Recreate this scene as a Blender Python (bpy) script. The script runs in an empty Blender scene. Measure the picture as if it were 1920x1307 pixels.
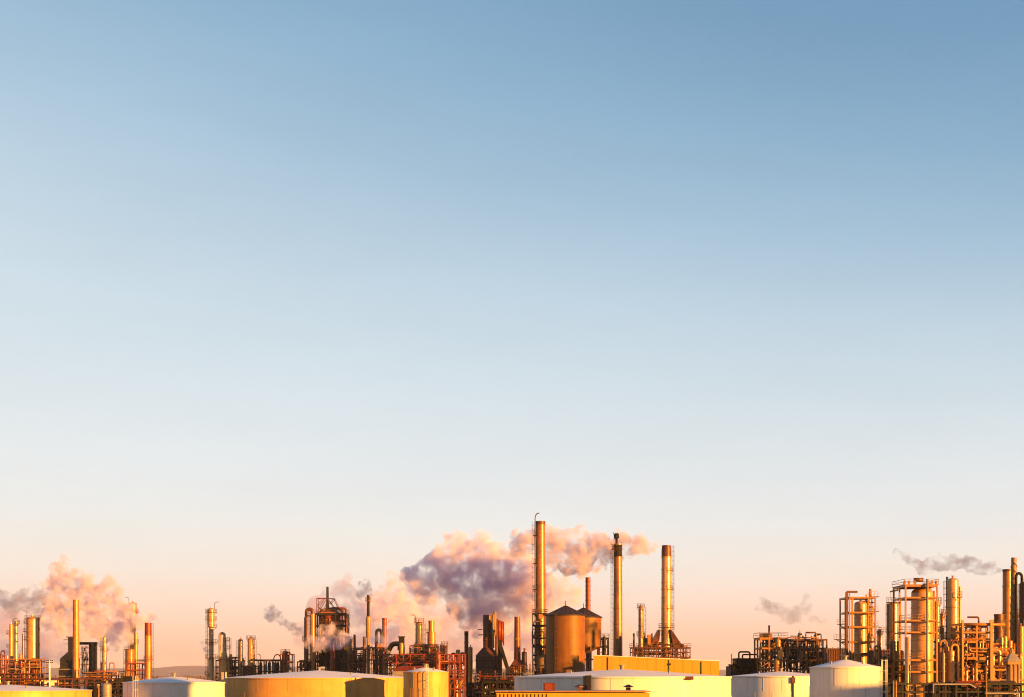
import bpy, bmesh, math, random
from mathutils import Vector, Matrix, noise as mnoise
R = math.radians
sc = bpy.context.scene
COL = sc.collection

# ------------------------------------------------------------------ camera
FPX, HORIZON, EYE = 2637.0, 1262.0, 12.0        # focal length in photo pixels, horizon row, eye height
cam = bpy.data.cameras.new('camera')
camo = bpy.data.objects.new('camera', cam)
COL.objects.link(camo)
sc.camera = camo
camo.location = (0, 0, EYE)
camo.rotation_euler = (R(90), 0, 0)
cam.sensor_width = 36.0
cam.lens = 36.0 * FPX / 1920.0
cam.shift_y = (HORIZON - 653.5) / 1920.0
cam.clip_start, cam.clip_end = 1.0, 60000.0

# ------------------------------------------------------------------ sky, sun, exposure
SUN_AZ, SUN_EL = R(128), R(7.0)                 # clockwise from the view direction (+Y)
world = bpy.data.worlds.new('World')
sc.world = world
world.use_nodes = True
nt = world.node_tree
bg = nt.nodes['Background']
N = nt.nodes.new
def lin(c):
    return tuple(((v/255)/12.92 if v/255 <= .04045 else ((v/255+.055)/1.055)**2.4) for v in c) + (1,)
tc = N('ShaderNodeTexCoord')
sep = N('ShaderNodeSeparateXYZ')
nt.links.new(tc.outputs['Generated'], sep.inputs[0])
def wmath(op, a, b):
    m = N('ShaderNodeMath'); m.operation = op
    for i, v in enumerate((a, b)):
        if isinstance(v, (int, float)): m.inputs[i].default_value = v
        else: nt.links.new(v, m.inputs[i])
    return m.outputs[0]
high = wmath('MINIMUM', wmath('MAXIMUM', wmath('MULTIPLY', sep.outputs[2], 3.5), 0.0), 1.0)
tilt = wmath('ADD', 1.0, wmath('MULTIPLY', wmath('MULTIPLY', sep.outputs[0], high), 0.52))
elev = wmath('MULTIPLY', sep.outputs[2], tilt)
ramp = N('ShaderNodeValToRGB')
ramp.color_ramp.interpolation = 'B_SPLINE'
stops = [(0.0, (248, 180, 148)), (0.02, (254, 197, 167)), (0.04, (253, 211, 189)), (0.06, (247, 224, 210)),
         (0.08, (242, 230, 221)), (0.10, (236, 232, 228)), (0.12, (231, 231, 231)), (0.16, (221, 228, 232)), (0.21, (208, 222, 230)),
         (0.27, (188, 209, 224)), (0.33, (161, 191, 213)), (0.40, (133, 171, 200)), (0.47, (113, 154, 188)), (0.60, (103, 146, 185)), (1.0, (98, 141, 185))]
cr = ramp.color_ramp
for i, (t, c) in enumerate(stops):
    e = cr.elements[i] if i < 2 else cr.elements.new(t)
    e.position = t
    e.color = lin(c)
nt.links.new(elev, ramp.inputs[0])
sky = N('ShaderNodeTexSky')
sky.sky_type = 'NISHITA'
sky.sun_disc = False
sky.sun_elevation = SUN_EL
sky.sun_rotation = SUN_AZ
skym = N('ShaderNodeVectorMath'); skym.operation = 'SCALE'
nt.links.new(sky.outputs[0], skym.inputs[0]); skym.inputs['Scale'].default_value = 0.02
rampm = N('ShaderNodeVectorMath'); rampm.operation = 'SCALE'
nt.links.new(ramp.outputs[0], rampm.inputs[0]); rampm.inputs['Scale'].default_value = 0.95
both = N('ShaderNodeVectorMath'); both.operation = 'ADD'
nt.links.new(skym.outputs[0], both.inputs[0]); nt.links.new(rampm.outputs[0], both.inputs[1])
# faint uneven veil of high haze
vmap = N('ShaderNodeMapping'); vmap.inputs['Scale'].default_value = (2.2, 2.2, 9.0); nt.links.new(tc.outputs['Generated'], vmap.inputs[0])
vn = N('ShaderNodeTexNoise'); vn.inputs['Scale'].default_value = 1.6; vn.inputs['Detail'].default_value = 7; vn.inputs['Roughness'].default_value = .62
nt.links.new(vmap.outputs[0], vn.inputs['Vector'])
veil = N('ShaderNodeMapRange'); nt.links.new(vn.outputs[0], veil.inputs[0]); veil.inputs[1].default_value = .25; veil.inputs[2].default_value = .75; veil.inputs[3].default_value = .965; veil.inputs[4].default_value = 1.035
fin = N('ShaderNodeVectorMath'); fin.operation = 'SCALE'; nt.links.new(both.outputs[0], fin.inputs[0]); nt.links.new(veil.outputs[0], fin.inputs['Scale'])
nt.links.new(fin.outputs[0], bg.inputs[0])
bg.inputs[1].default_value = 2**-2.2      # the sky as the photograph shows it, at that exposure

sun = bpy.data.lights.new('sun', 'SUN')
sun.energy = 5.0
sun.angle = R(0.5)
sun.color = (1.0, 0.43, 0.06)
suno = bpy.data.objects.new('sun', sun)
COL.objects.link(suno)
SUNV = Vector((math.sin(SUN_AZ)*math.cos(SUN_EL), math.cos(SUN_AZ)*math.cos(SUN_EL), math.sin(SUN_EL)))
suno.rotation_euler = SUNV.to_track_quat('Z', 'Y').to_euler()
suno.location = (60, -60, 80)

sc.view_settings.view_transform = 'Standard'
sc.view_settings.look = 'None'
sc.view_settings.exposure = 2.2
sc.view_settings.gamma = 1.0
sc.render.engine = 'CYCLES'
cy = sc.cycles
cy.use_denoising = True
cy.pixel_filter_type = 'BLACKMAN_HARRIS'
cy.filter_width = 1.1
cy.max_bounces = 10
cy.diffuse_bounces = 2
cy.glossy_bounces = 2
cy.transparent_max_bounces = 8
cy.volume_bounces = 5
cy.volume_step_rate = 0.06
cy.volume_max_steps = 256
cy.sample_clamp_indirect = 4.0

# ------------------------------------------------------------------ materials
def mat(name, base, rough=.6, metal=0.0, var=.25, scale=.35, streak=0.0, grime=(.10, .07, .05), spec=.5, bump=0.0):
    m = bpy.data.materials.new(name); m.use_nodes = True
    t = m.node_tree; n = t.nodes.new; L = t.links.new
    p = t.nodes['Principled BSDF']
    p.inputs['Roughness'].default_value = rough; p.inputs['Metallic'].default_value = metal
    p.inputs['Specular IOR Level'].default_value = spec
    tc_ = n('ShaderNodeTexCoord')
    nz = n('ShaderNodeTexNoise'); nz.inputs['Scale'].default_value = scale; nz.inputs['Detail'].default_value = 6; nz.inputs['Roughness'].default_value = .65
    L(tc_.outputs['Object'], nz.inputs['Vector'])
    mr = n('ShaderNodeMapRange'); L(nz.outputs[0], mr.inputs[0]); mr.inputs[1].default_value = .3; mr.inputs[2].default_value = .7
    mr.inputs[3].default_value = 1-var; mr.inputs[4].default_value = 1+var
    vm = n('ShaderNodeVectorMath'); vm.operation = 'SCALE'; vm.inputs[0].default_value = base; L(mr.outputs[0], vm.inputs['Scale'])
    col = vm.outputs[0]
    if streak > 0:
        mp = n('ShaderNodeMapping'); mp.inputs['Scale'].default_value = (1.1, 1.1, .05); L(tc_.outputs['Object'], mp.inputs[0])
        n2 = n('ShaderNodeTexNoise'); n2.inputs['Scale'].default_value = 1.0; n2.inputs['Detail'].default_value = 5; n2.inputs['Roughness'].default_value = .7
        L(mp.outputs[0], n2.inputs['Vector'])
        r2 = n('ShaderNodeMapRange'); L(n2.outputs[0], r2.inputs[0]); r2.inputs[1].default_value = .5; r2.inputs[2].default_value = .75
        r2.inputs[3].default_value = 0; r2.inputs[4].default_value = streak
        mx = n('ShaderNodeMix'); mx.data_type = 'RGBA'; L(r2.outputs[0], mx.inputs[0]); L(col, mx.inputs[6]); mx.inputs[7].default_value = grime + (1,)
        col = mx.outputs[2]
    L(col, p.inputs['Base Color'])
    if bump:
        bp = n('ShaderNodeBump'); bp.inputs['Strength'].default_value = bump; bp.inputs['Distance'].default_value = .05
        n3 = n('ShaderNodeTexNoise'); n3.inputs['Scale'].default_value = 1.3; n3.inputs['Detail'].default_value = 3
        L(tc_.outputs['Object'], n3.inputs['Vector']); L(n3.outputs[0], bp.inputs['Height']); L(bp.outputs[0], p.inputs['Normal'])
    return m

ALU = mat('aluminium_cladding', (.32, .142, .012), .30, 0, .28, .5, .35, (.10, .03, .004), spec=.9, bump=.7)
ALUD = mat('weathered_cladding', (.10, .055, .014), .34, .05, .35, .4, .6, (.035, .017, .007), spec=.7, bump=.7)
GOLD = mat('ochre_painted_steel', (.24, .092, .005), .36, 0, .30, .4, .45, (.08, .02, .003), spec=.5, bump=.3)
RUST = mat('rust_red_steel', (.125, .019, .003), .45, 0, .35, .5, .5, (.03, .008, .003), spec=.3)
BROWN = mat('brown_steel', (.065, .017, .004), .5, 0, .4, .6, .5, (.018, .008, .005), spec=.3)
DARK = mat('dark_steel', (.011, .009, .009), .6, 0, .4, .8, 0, spec=.2)
SOOT = mat('soot_black', (.007, .006, .006), .75, 0, .4, .8, 0, spec=.15)
STEEL = mat('structural_steel', (.13, .045, .006), .5, 0, .4, .7, 0, spec=.3)
RAIL = mat('handrail_steel', (.07, .034, .010), .5, 0, .3, .7, 0, spec=.3)
GREY = mat('galvanised_grey', (.15, .13, .12), .5, .1, .3, .6, .3, (.07, .045, .03), spec=.4)
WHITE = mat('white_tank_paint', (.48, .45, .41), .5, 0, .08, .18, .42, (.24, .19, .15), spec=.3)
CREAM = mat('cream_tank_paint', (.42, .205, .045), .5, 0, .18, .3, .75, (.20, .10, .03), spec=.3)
ROOF = mat('pale_roof_paint', (.54, .51, .53), .6, 0, .12, .25, 0, spec=.3)
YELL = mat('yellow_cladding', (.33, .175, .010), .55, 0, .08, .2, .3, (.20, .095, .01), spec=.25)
SILO = mat('ochre_silo_sheet', (.125, .046, .002), .52, 0, .2, .4, .7, (.045, .013, .002), spec=.22)
OLDGOLD = mat('sooty_ochre_steel', (.16, .057, .004), .38, 0, .4, .35, .85, (.03, .010, .003), spec=.5, bump=.3)
SILOR = mat('dark_silo_roof', (.020, .012, .012), .6, 0, .3, .5, 0, spec=.2)
REDR = mat('red_brown_roof', (.075, .012, .005), .65, 0, .3, .5, 0, spec=.2)
GALV = mat('bright_pipe', (.22, .125, .03), .33, .05, .2, .8, 0, spec=.7)
BEIGE = mat('beige_wrap', (.18, .10, .03), .55, 0, .2, .6, .3, (.09, .045, .015), spec=.3)

# ------------------------------------------------------------------ mesh builder
def px(x, D): return (x - 960.0) / FPX * D
def pz(y, D): return EYE + (HORIZON - y) / FPX * D

class MB:
    def __init__(s): s.v = []; s.f = []; s.sm = []
    def add(s, vs, fs, smooth=False):
        b = len(s.v); s.v.extend([tuple(v) for v in vs])
        for f in fs: s.f.append([b+i for i in f]); s.sm.append(smooth)
        return s
    def box(s, c, d, rz=0.0):
        ca, sa = math.cos(rz), math.sin(rz); vs = []
        for z in (-.5, .5):
            for (a, b) in ((-.5, -.5), (.5, -.5), (.5, .5), (-.5, .5)):
                x, y = a*d[0], b*d[1]
                vs.append((c[0]+x*ca-y*sa, c[1]+x*sa+y*ca, c[2]+z*d[2]))
        s.add(vs, [(3, 2, 1, 0), (4, 5, 6, 7), (0, 1, 5, 4), (1, 2, 6, 5), (2, 3, 7, 6), (3, 0, 4, 7)]); return s
    def bar(s, a, b, w, h=None):
        a, b = Vector(a), Vector(b); d = b-a
        if d.length < 1e-6: return s
        d.normalize(); up = Vector((0, 0, 1)) if abs(d.z) < .95 else Vector((0, 1, 0))
        u = d.cross(up).normalized(); v = d.cross(u).normalized(); w2, h2 = w/2, (h or w)/2
        vs = [p+u*i*w2+v*j*h2 for p in (a, b) for (i, j) in ((-1, -1), (1, -1), (1, 1), (-1, 1))]
        s.add(vs, [(0, 1, 2, 3), (7, 6, 5, 4), (0, 4, 5, 1), (1, 5, 6, 2), (2, 6, 7, 3), (3, 7, 4, 0)]); return s
    def tube(s, pts, r, n=8):
        P = [Vector(p) for p in pts]; rings = []
        for i, p in enumerate(P):
            d = (P[min(i+1, len(P)-1)]-P[max(i-1, 0)])
            d = d.normalized() if d.length > 1e-6 else Vector((0, 0, 1))
            up = Vector((0, 1, 0)) if abs(d.y) < .9 else Vector((0, 0, 1))
            u = d.cross(up).normalized(); v = d.cross(u).normalized()
            rr = r
            if 0 < i < len(P)-1:
                c = (P[i]-P[i-1]).normalized().dot(d); rr = r/max(c, .5)
            rings.append([p+(u*math.cos(2*math.pi*k/n)+v*math.sin(2*math.pi*k/n))*rr for k in range(n)])
        fs = [(i*n+k, i*n+(k+1) % n, (i+1)*n+(k+1) % n, (i+1)*n+k) for i in range(len(P)-1) for k in range(n)]
        s.add([q for rg in rings for q in rg], fs, True)
        s.add(rings[0], [tuple(range(n))]); s.add(rings[-1], [tuple(range(n))[::-1]]); return s
    def lathe(s, prof, n=24, c=(0, 0), cap0=True, cap1=True):
        # prof: (radius, z) along the outline; sharp corners get their own ring
        def ring(r, z): return [(c[0]+r*math.cos(2*math.pi*k/n), c[1]+r*math.sin(2*math.pi*k/n), z) for k in range(n)]
        m = len(prof)
        for i in range(m-1):
            vs = ring(*prof[i])+ring(*prof[i+1])
            s.add(vs, [(k, n+k, n+(k+1) % n, (k+1) % n) if prof[i][1] > prof[i+1][1] else (k, (k+1) % n, n+(k+1) % n, n+k) for k in range(n)], True)
        if cap0 and prof[0][0] > .01: s.add(ring(*prof[0]), [tuple(range(n)) if prof[0][1] > prof[-1][1] else tuple(range(n))[::-1]])
        if cap1 and prof[-1][0] > .01: s.add(ring(*prof[-1]), [tuple(range(n))[::-1] if prof[0][1] > prof[-1][1] else tuple(range(n))])
        return s
    def sector(s, r0, r1, z, th, a0, a1, c=(0, 0), n=12):
        full = abs(a1-a0) >= 359
        vs = []
        for k in range(n+1):
            a = R(a0+(a1-a0)*k/n); ca, sa = math.cos(a), math.sin(a)
            for (r, zz) in ((r0, z), (r1, z), (r1, z-th), (r0, z-th)): vs.append((c[0]+r*ca, c[1]+r*sa, zz))
        fs = []
        for k in range(n):
            b = k*4
            for j in range(4): fs.append((b+j, b+(j+1) % 4, b+4+(j+1) % 4, b+4+j))
        if not full: fs += [(0, 1, 2, 3), (n*4+3, n*4+2, n*4+1, n*4)]
        s.add(vs, fs); return s
    def mesh(s, name, m):
        me = bpy.data.meshes.new(name); me.from_pydata(s.v, [], s.f)
        me.polygons.foreach_set('use_smooth', s.sm); me.materials.append(m); me.update()
        bm = bmesh.new(); bm.from_mesh(me); bmesh.ops.remove_doubles(bm, verts=bm.verts, dist=.0005)
        bmesh.ops.recalc_face_normals(bm, faces=bm.faces)
        for e in bm.edges:
            if len(e.link_faces) == 2 and e.calc_face_angle(0) > .55: e.smooth = False
        bm.to_mesh(me); bm.free(); return me
    def build(s, name, m, parent=None, loc=None):
        o = bpy.data.objects.new(name, s.mesh(name, m)); COL.objects.link(o)
        if parent is not None: o.parent = parent
        if loc is not None: o.location = loc
        return o

LABELS = set()
def tag(o, label, cat, group=None, kind=None):
    o['label'] = label
    if cat: o['category'] = cat
    if group: o['group'] = group
    if kind: o['kind'] = kind
    return o

class Thing:
    """An Empty at the thing's foot, at photo column pxc and distance D; x() and z() turn photo columns and rows into its own metres."""
    def __init__(s, name, label, cat, pxc, D, group=None, rz=0.0):
        s.o = bpy.data.objects.new(name, None); COL.objects.link(s.o)
        s.o.location = (px(pxc, D), D, 0); s.o.rotation_euler.z = rz; s.o.empty_display_size = 1
        tag(s.o, label, cat, group, 'thing'); s.c, s.D, s.k = pxc, D, D/FPX
    def x(s, p): return (p-s.c)*s.k
    def z(s, y): return pz(y, s.D)
    def part(s, name, mb, m, parent=None): return mb.build(name, m, parent or s.o)

def ladder_mb(x, y, z0, z1, out, cage=True):
    m = MB(); d = Vector((out[0], out[1], 0)); d.normalize(); t = Vector((-d.y, d.x, 0))
    p = Vector((x, y, 0))
    for sgn in (-1, 1):
        q = p+t*.24*sgn; m.bar((q.x, q.y, z0), (q.x, q.y, z1), .07)
    z = z0+.4
    while z < z1:
        a, b = p-t*.24, p+t*.24; m.bar((a.x, a.y, z), (b.x, b.y, z), .04); z += .6
    if cage:
        z = z0+2.2
        while z < z1:
            for k in range(5):
                a0, a1 = math.pi*k/5, math.pi*(k+1)/5
                A = p+t*.36*math.cos(a0)+d*.7*math.sin(a0); B = p+t*.36*math.cos(a1)+d*.7*math.sin(a1)
                m.bar((A.x, A.y, z), (B.x, B.y, z), .05)
            z += 1.4
        for k in (1, 2, 3):
            a0 = math.pi*k/4; A = p+t*.36*math.cos(a0)+d*.7*math.sin(a0)
            m.bar((A.x, A.y, z0+2.2), (A.x, A.y, z1), .04)
    return m

def rail_mb(pts, h=1.1, w=.06, closed=False):
    m = MB(); P = list(pts)+([pts[0]] if closed else [])
    for p in P: m.bar(p, (p[0], p[1], p[2]+h), w)
    for a, b in zip(P, P[1:]):
        for hh in (h, h*.5): m.bar((a[0], a[1], a[2]+hh), (b[0], b[1], b[2]+hh), w)
    return m

SIDE = {'L': (105, 255), 'R': (-75, 75), 'A': (0, 360), 'F': (-170, -10), 'LF': (150, 300), 'RF': (-120, 30)}
def platform(T, r0, r1, z, side='A', m=None, cx=0.0):
    a0, a1 = SIDE[side]
    d = T.part('platform', MB().sector(r0, r1, z, .14, a0, a1, (cx, 0), 14), m or STEEL)
    n = max(5, int((a1-a0)/28))
    pts = [(cx+r1*.97*math.cos(R(a0+(a1-a0)*k/n)), r1*.97*math.sin(R(a0+(a1-a0)*k/n)), z) for k in range(n+1)]
    rl = rail_mb(pts).build('railing', RAIL, d)
    br = MB()
    for k in range(0, n+1, 2):
        a = R(a0+(a1-a0)*k/n); ca, sa = math.cos(a), math.sin(a)
        br.bar((cx+r1*.95*ca, r1*.95*sa, z-.14), (cx+r0*ca, r0*sa, z-1.0), .09)
    br.build('bracket', m or STEEL, d)
    return d

def dome(r, z, ratio=.5, n=6):
    return [(max(r*math.sin(math.pi/2*i/n), .001), z+r*ratio*math.cos(math.pi/2*i/n)) for i in range(n+1)]

def column(name, label, cat, pxc, D, prof, m, top='open', bands=(), plats=(), ladder=None, cap=None, capm=None, group=None,
           seg=24, base_z=0.0, overhead=None, ridge=0.0, davit=None, bandm=None, ovm=None):
    """prof: (row, half width px) from the top down; the last width runs to the foot."""
    T = Thing(name, label, cat, pxc, D, group); k = T.k
    P = [(h*k, T.z(y)) for y, h in prof]; P.append((P[-1][0], base_z))
    r, zt = P[0]
    if top == 'open':
        pr = [(r*.86, zt-r*1.2), (r*.86, zt)] + P
        T.part('shell', MB().lathe(pr, seg, cap0=True), m)
        T.part('lip', MB().lathe([(r*1.06, zt+.05), (r*1.06, zt-.35)], seg, cap0=False, cap1=False), capm or m)
    elif top == 'dome':
        rt = .5
        T.part('shell', MB().lathe(P, seg, cap0=False), m)
        T.part('head', MB().lathe(dome(r, zt, rt), seg, cap0=False, cap1=False), m)
        zt += r*rt
        T.part('nozzle', MB().lathe([(r*.3, zt+.5), (r*.3, zt+.38), (r*.18, zt+.36), (r*.18, zt-.3)], 10), m)
    elif top == 'cone':
        T.part('shell', MB().lathe(P, seg, cap0=False), m)
        T.part('head', MB().lathe([(r*.2, zt+r*1.3), (r, zt)], seg), m)
    def rad(z):
        for (r0, z0), (r1, z1) in zip(P, P[1:]):
            if z1 <= z <= z0: return r1+(r0-r1)*(z-z1)/max(z0-z1, 1e-6)
        return P[0][0]
    if cap:
        zc = T.z(cap); pts = [(rad(T.z(prof[0][0]))+.03, T.z(prof[0][0])-.01)]
        pts += [(rr+.03, zz) for rr, zz in P[1:-1] if zz > zc]+[(rad(zc)+.03, zc)]
        T.part('soot_band', MB().lathe(pts, seg, cap0=False, cap1=False), capm or SOOT)
    for y in bands:
        z = T.z(y); rr = rad(z)
        T.part('band', MB().lathe([(rr, z+.16), (rr+.10, z+.12), (rr+.10, z-.12), (rr, z-.16)], seg, cap0=False, cap1=False), bandm or m)
    if ridge:
        z = P[0][1]-ridge
        while z > 3:
            rr = rad(z); T.part('seam', MB().lathe([(rr, z+.05), (rr+.035, z), (rr, z-.05)], seg, cap0=False, cap1=False), m); z -= ridge
    for (y, h, side) in plats:
        z = T.z(y); platform(T, rad(z), max(h*k, rad(z)+.5), z, side)
    if ladder:
        a = {'L': 180, 'R': 0, 'LF': 225, 'RF': -45}[ladder]; ca, sa = math.cos(R(a)), math.sin(R(a))
        rr = max(p[0] for p in P[:-1])+.12
        T.part('ladder', ladder_mb(rr*ca, rr*sa, 2.0, P[0][1], (ca, sa)), RAIL)
    if overhead:
        sd, y2, rp = overhead; z0 = zt; xx = (r+.55+rp)*sd
        pts = [(0, 0, z0-.2), (0, 0, z0+.5)] + [(xx*(1-math.cos(R(a)))/2, 0, z0+.5+min(abs(xx)/2, .8)*math.sin(R(a))) for a in range(30, 181, 30)] + [(xx, 0, T.z(y2)), (xx, 0, 1)]
        T.part('overhead_pipe', MB().tube(pts, rp, 10), ovm or m)
    if davit:
        x = davit*r; m2 = MB().tube([(x, 0, zt-r*.4), (x, 0, zt+1.6), (x+davit*.4, 0, zt+2.0), (x+davit*1.6, 0, zt+2.1)], .09, 6)
        T.part('davit', m2, RAIL)
    return T

def frame(name, label, cat, x0, x1, D, depth, rows, nx, ny, m=None, decks=(), rails=(), brace=(), w=.34, group=None, base_z=0.0, xs=None):
    """Open steel structure: photo columns x0..x1 on its near side, floors at the photo rows given, top first."""
    m = m or STEEL
    T = Thing(name, label, cat, (x0+x1)/2, D, group)
    X = [T.x(q) for q in xs] if xs else [T.x(x0)+(T.x(x1)-T.x(x0))*i/nx for i in range(nx+1)]; nx = len(X)-1; Y = [depth*j/ny for j in range(ny+1)]; Zs = [T.z(y) for y in rows]
    post = MB().box((0, 0, (Zs[0]+base_z)/2), (w, w, Zs[0]-base_z)).mesh('post', m)
    for x in X:
        for y in Y:
            o = bpy.data.objects.new('post', post); COL.objects.link(o); o.parent = T.o; o.location = (x, y, 0)
    for z in Zs:
        for i in range(nx):
            if i == 0 or xs: bx = MB().box((0, 0, 0), (X[i+1]-X[i]-w-.01, w*.8, w*1.1)).mesh('beam', m)
            for y in Y:
                o = bpy.data.objects.new('beam', bx); COL.objects.link(o); o.parent = T.o; o.location = ((X[i]+X[i+1])/2, y, z-w*.6)
        by = MB().box((0, 0, 0), (w*.8, Y[1]-Y[0]-w-.01, w*1.0)).mesh('beam', m)
        for j in range(ny):
            for x in X:
                o = bpy.data.objects.new('beam', by); COL.objects.link(o); o.parent = T.o; o.location = (x, (Y[j]+Y[j+1])/2, z-w*.6)
    for i in decks:
        d = T.part('deck', MB().box(((X[0]+X[-1])/2, depth/2, Zs[i]+.06), (X[-1]-X[0]+.6, depth+.6, .1)), m)
        if i in rails:
            a, b, c, e = X[0]-.25, X[-1]+.25, -.25, depth+.25; z = Zs[i]+.11
            n = max(2, int((b-a)/2.2)); pts = [(a+(b-a)*q/n, c, z) for q in range(n+1)]+[(b, e, z)]+[(b-(b-a)*q/n, e, z) for q in range(1, n+1)]
            rail_mb(pts, closed=True, w=.07).build('railing', RAIL, d)
    Zb = Zs+[base_z]
    for (i, lv, sgn) in brace:
        a, b = (X[i], X[i+1]) if sgn > 0 else (X[i+1], X[i])
        T.part('brace', MB().bar((a, -.02, Zb[lv+1]), (b, -.02, Zb[lv]-w), w*.5), m)
    T.X, T.Y, T.Zs = X, Y, Zs
    return T

def pipework(T, n, xr, yr, dr, seed, mats=None, rmin=.07, rmax=.22):
    """Orthogonal pipe runs within a structure: photo columns xr, rows yr, metres of depth dr. Each run is a part."""
    rnd = random.Random(seed); mats = mats or [ALUD, RUST, STEEL, DARK, GALV, BROWN]
    x0, x1 = T.x(xr[0]), T.x(xr[1]); z1, z0 = T.z(yr[0]), T.z(yr[1])
    for _ in range(n):
        r = rnd.uniform(rmin, rmax); p = [rnd.uniform(x0, x1), rnd.uniform(*dr), rnd.uniform(z0, z1)]; pts = [tuple(p)]
        ax = rnd.choice('xz')
        for _ in range(rnd.randint(2, 4)):
            if ax == 'x': p[0] = rnd.uniform(x0, x1); ax = rnd.choice('zzy')
            elif ax == 'z': p[2] = rnd.uniform(z0, z1); ax = rnd.choice('xxy')
            else: p[1] = rnd.uniform(*dr); ax = rnd.choice('xz')
            if (Vector(p)-Vector(pts[-1])).length > .6: pts.append(tuple(p))
        if len(pts) > 1:
            o = T.part('pipe', MB().tube(bend(pts, r*2.2), r, 7), rnd.choice(mats))
def bend(pts, rad):
    P = [Vector(p) for p in pts]; out = [P[0]]
    for a, b, c in zip(P, P[1:], P[2:]):
        d1 = (a-b); d2 = (c-b); q = min(rad, d1.length*.4, d2.length*.4)
        A = b+d1.normalized()*q; C = b+d2.normalized()*q
        for t in (0, .33, .67, 1): out.append(A*(1-t)**2+b*2*t*(1-t)+C*t*t)
    out.append(P[-1]); return out

def drum(name, label, cat, pxc, y, D, length, r, m, along='x', dy=0.0, group=None, saddle_z=None):
    T = Thing(name, label, cat, pxc, D, group); z = T.z(y); n = 16
    prof = [(.001, length/2+r*.5)]+[(r*math.sin(math.pi/2*i/5), length/2+r*.5*math.cos(math.pi/2*i/5)) for i in range(1, 6)]
    prof = prof+[(a, -b) for a, b in prof[::-1]]
    mb = MB().lathe(prof, n, cap0=False, cap1=False)
    mb.v = [(zz, yy+dy, z+xx) if along == 'x' else (xx, zz+dy, yy+z) for xx, yy, zz in mb.v]
    T.part('shell', mb, m)
    for sgn in (-1, 1):
        q = sgn*length*.32
        T.part('saddle', MB().box((q, dy, (z-r*.7)/2) if along == 'x' else (0, q+dy, (z-r*.7)/2), (.4, r*1.5, z-r*.7) if along == 'x' else (r*1.5, .4, z-r*.7)), DARK)
    return T

def boxes(T, items):
    """(part name, x0, x1, y0, y1, depth0, depth1, material) in photo columns and rows, metres of depth; y1 None = down to the ground."""
    for nm, a, b, y0, y1, d0, d1, m in items:
        z1 = T.z(y0); z0 = 0.0 if y1 is None else T.z(y1)
        T.part(nm, MB().box(((T.x(a)+T.x(b))/2, (d0+d1)/2, (z0+z1)/2), (T.x(b)-T.x(a), d1-d0, z1-z0)), m)

def risers(T, n, xr, yr, dr, seed, mats, rmin=.12, rmax=.4):
    """Upright pipes and small pots of a unit, each a part; tops between the rows yr."""
    rnd = random.Random(seed)
    for _ in range(n):
        x, y, d, r = T.x(rnd.uniform(*xr)), rnd.uniform(*yr), rnd.uniform(*dr), rnd.uniform(rmin, rmax); z = T.z(y); m_ = rnd.choice(mats)
        k_ = rnd.random()
        if k_ < .35: T.part('riser_pipe', MB().tube([(x, d, .5), (x, d, z)], r, 9), m_)
        elif k_ < .65:
            q = rnd.choice((-1, 1))*rnd.uniform(.8, 2.2)
            T.part('bent_pipe', MB().tube(bend([(x, d, .5), (x, d, z), (x+q, d, z), (x+q, d, z-rnd.uniform(1, 4))], r*2.5), r*.8, 8), m_)
        else:
            R_ = r*2.2
            p_ = T.part('pot', MB().lathe(dome(R_, z)+[(R_, z-rnd.uniform(2, 5)), (R_*.5, max(z-6.5, 1)), (R_*.5, 0)], 12, (x, d), cap0=False), m_)
            MB().lathe([(R_*1.35, z-.8), (R_*1.35, z-.95)], 12, (x, d)).build('collar', m_, p_)

# ------------------------------------------------------------------ setting: ground, hills, far land
gm_ = mat('yard_ground', (.13, .06, .035), .9, 0, .4, .02, 0)
gb = MB(); gb.add([(-9000, -600, 0), (9000, -600, 0), (9000, 11000, 0), (-9000, 11000, 0)], [(0, 1, 2, 3)])
ground = gb.build('ground', gm_); ground['kind'] = 'structure'; ground['label'] = 'brown refinery yard and flat land running to the hills'

hill_m = mat('hill_scrub', (.16, .080, .085), .95, 0, .3, .004, 0)
hb = MB(); nx_ = 160
rows_ = [(6200, 0.0), (6700, .55), (7300, 1.0), (8200, .75), (9000, 0.0)]
vs = []
for yy, hf in rows_:
    for i in range(nx_+1):
        x = -4500+9000*i/nx_
        h = 26+9*mnoise.noise(Vector((x*.0011, 3.1, 0)))+5*mnoise.noise(Vector((x*.004, 7.7, 0)))
        h *= max(.35, min(1.0, .78-x/6500.0))
        if hf == 0: h = -1.0 if yy > 7000 else -.5
        vs.append((x, yy, h*hf*1.55+EYE*.25*(hf > 0) if hf > 0 else h))
w_ = nx_+1
hb.add(vs, [(j*w_+i, j*w_+i+1, (j+1)*w_+i+1, (j+1)*w_+i) for j in range(len(rows_)-1) for i in range(nx_)], True)
hills = hb.build('hills', hill_m); hills['kind'] = 'structure'; hills['label'] = 'low wooded hills along the horizon'

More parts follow.
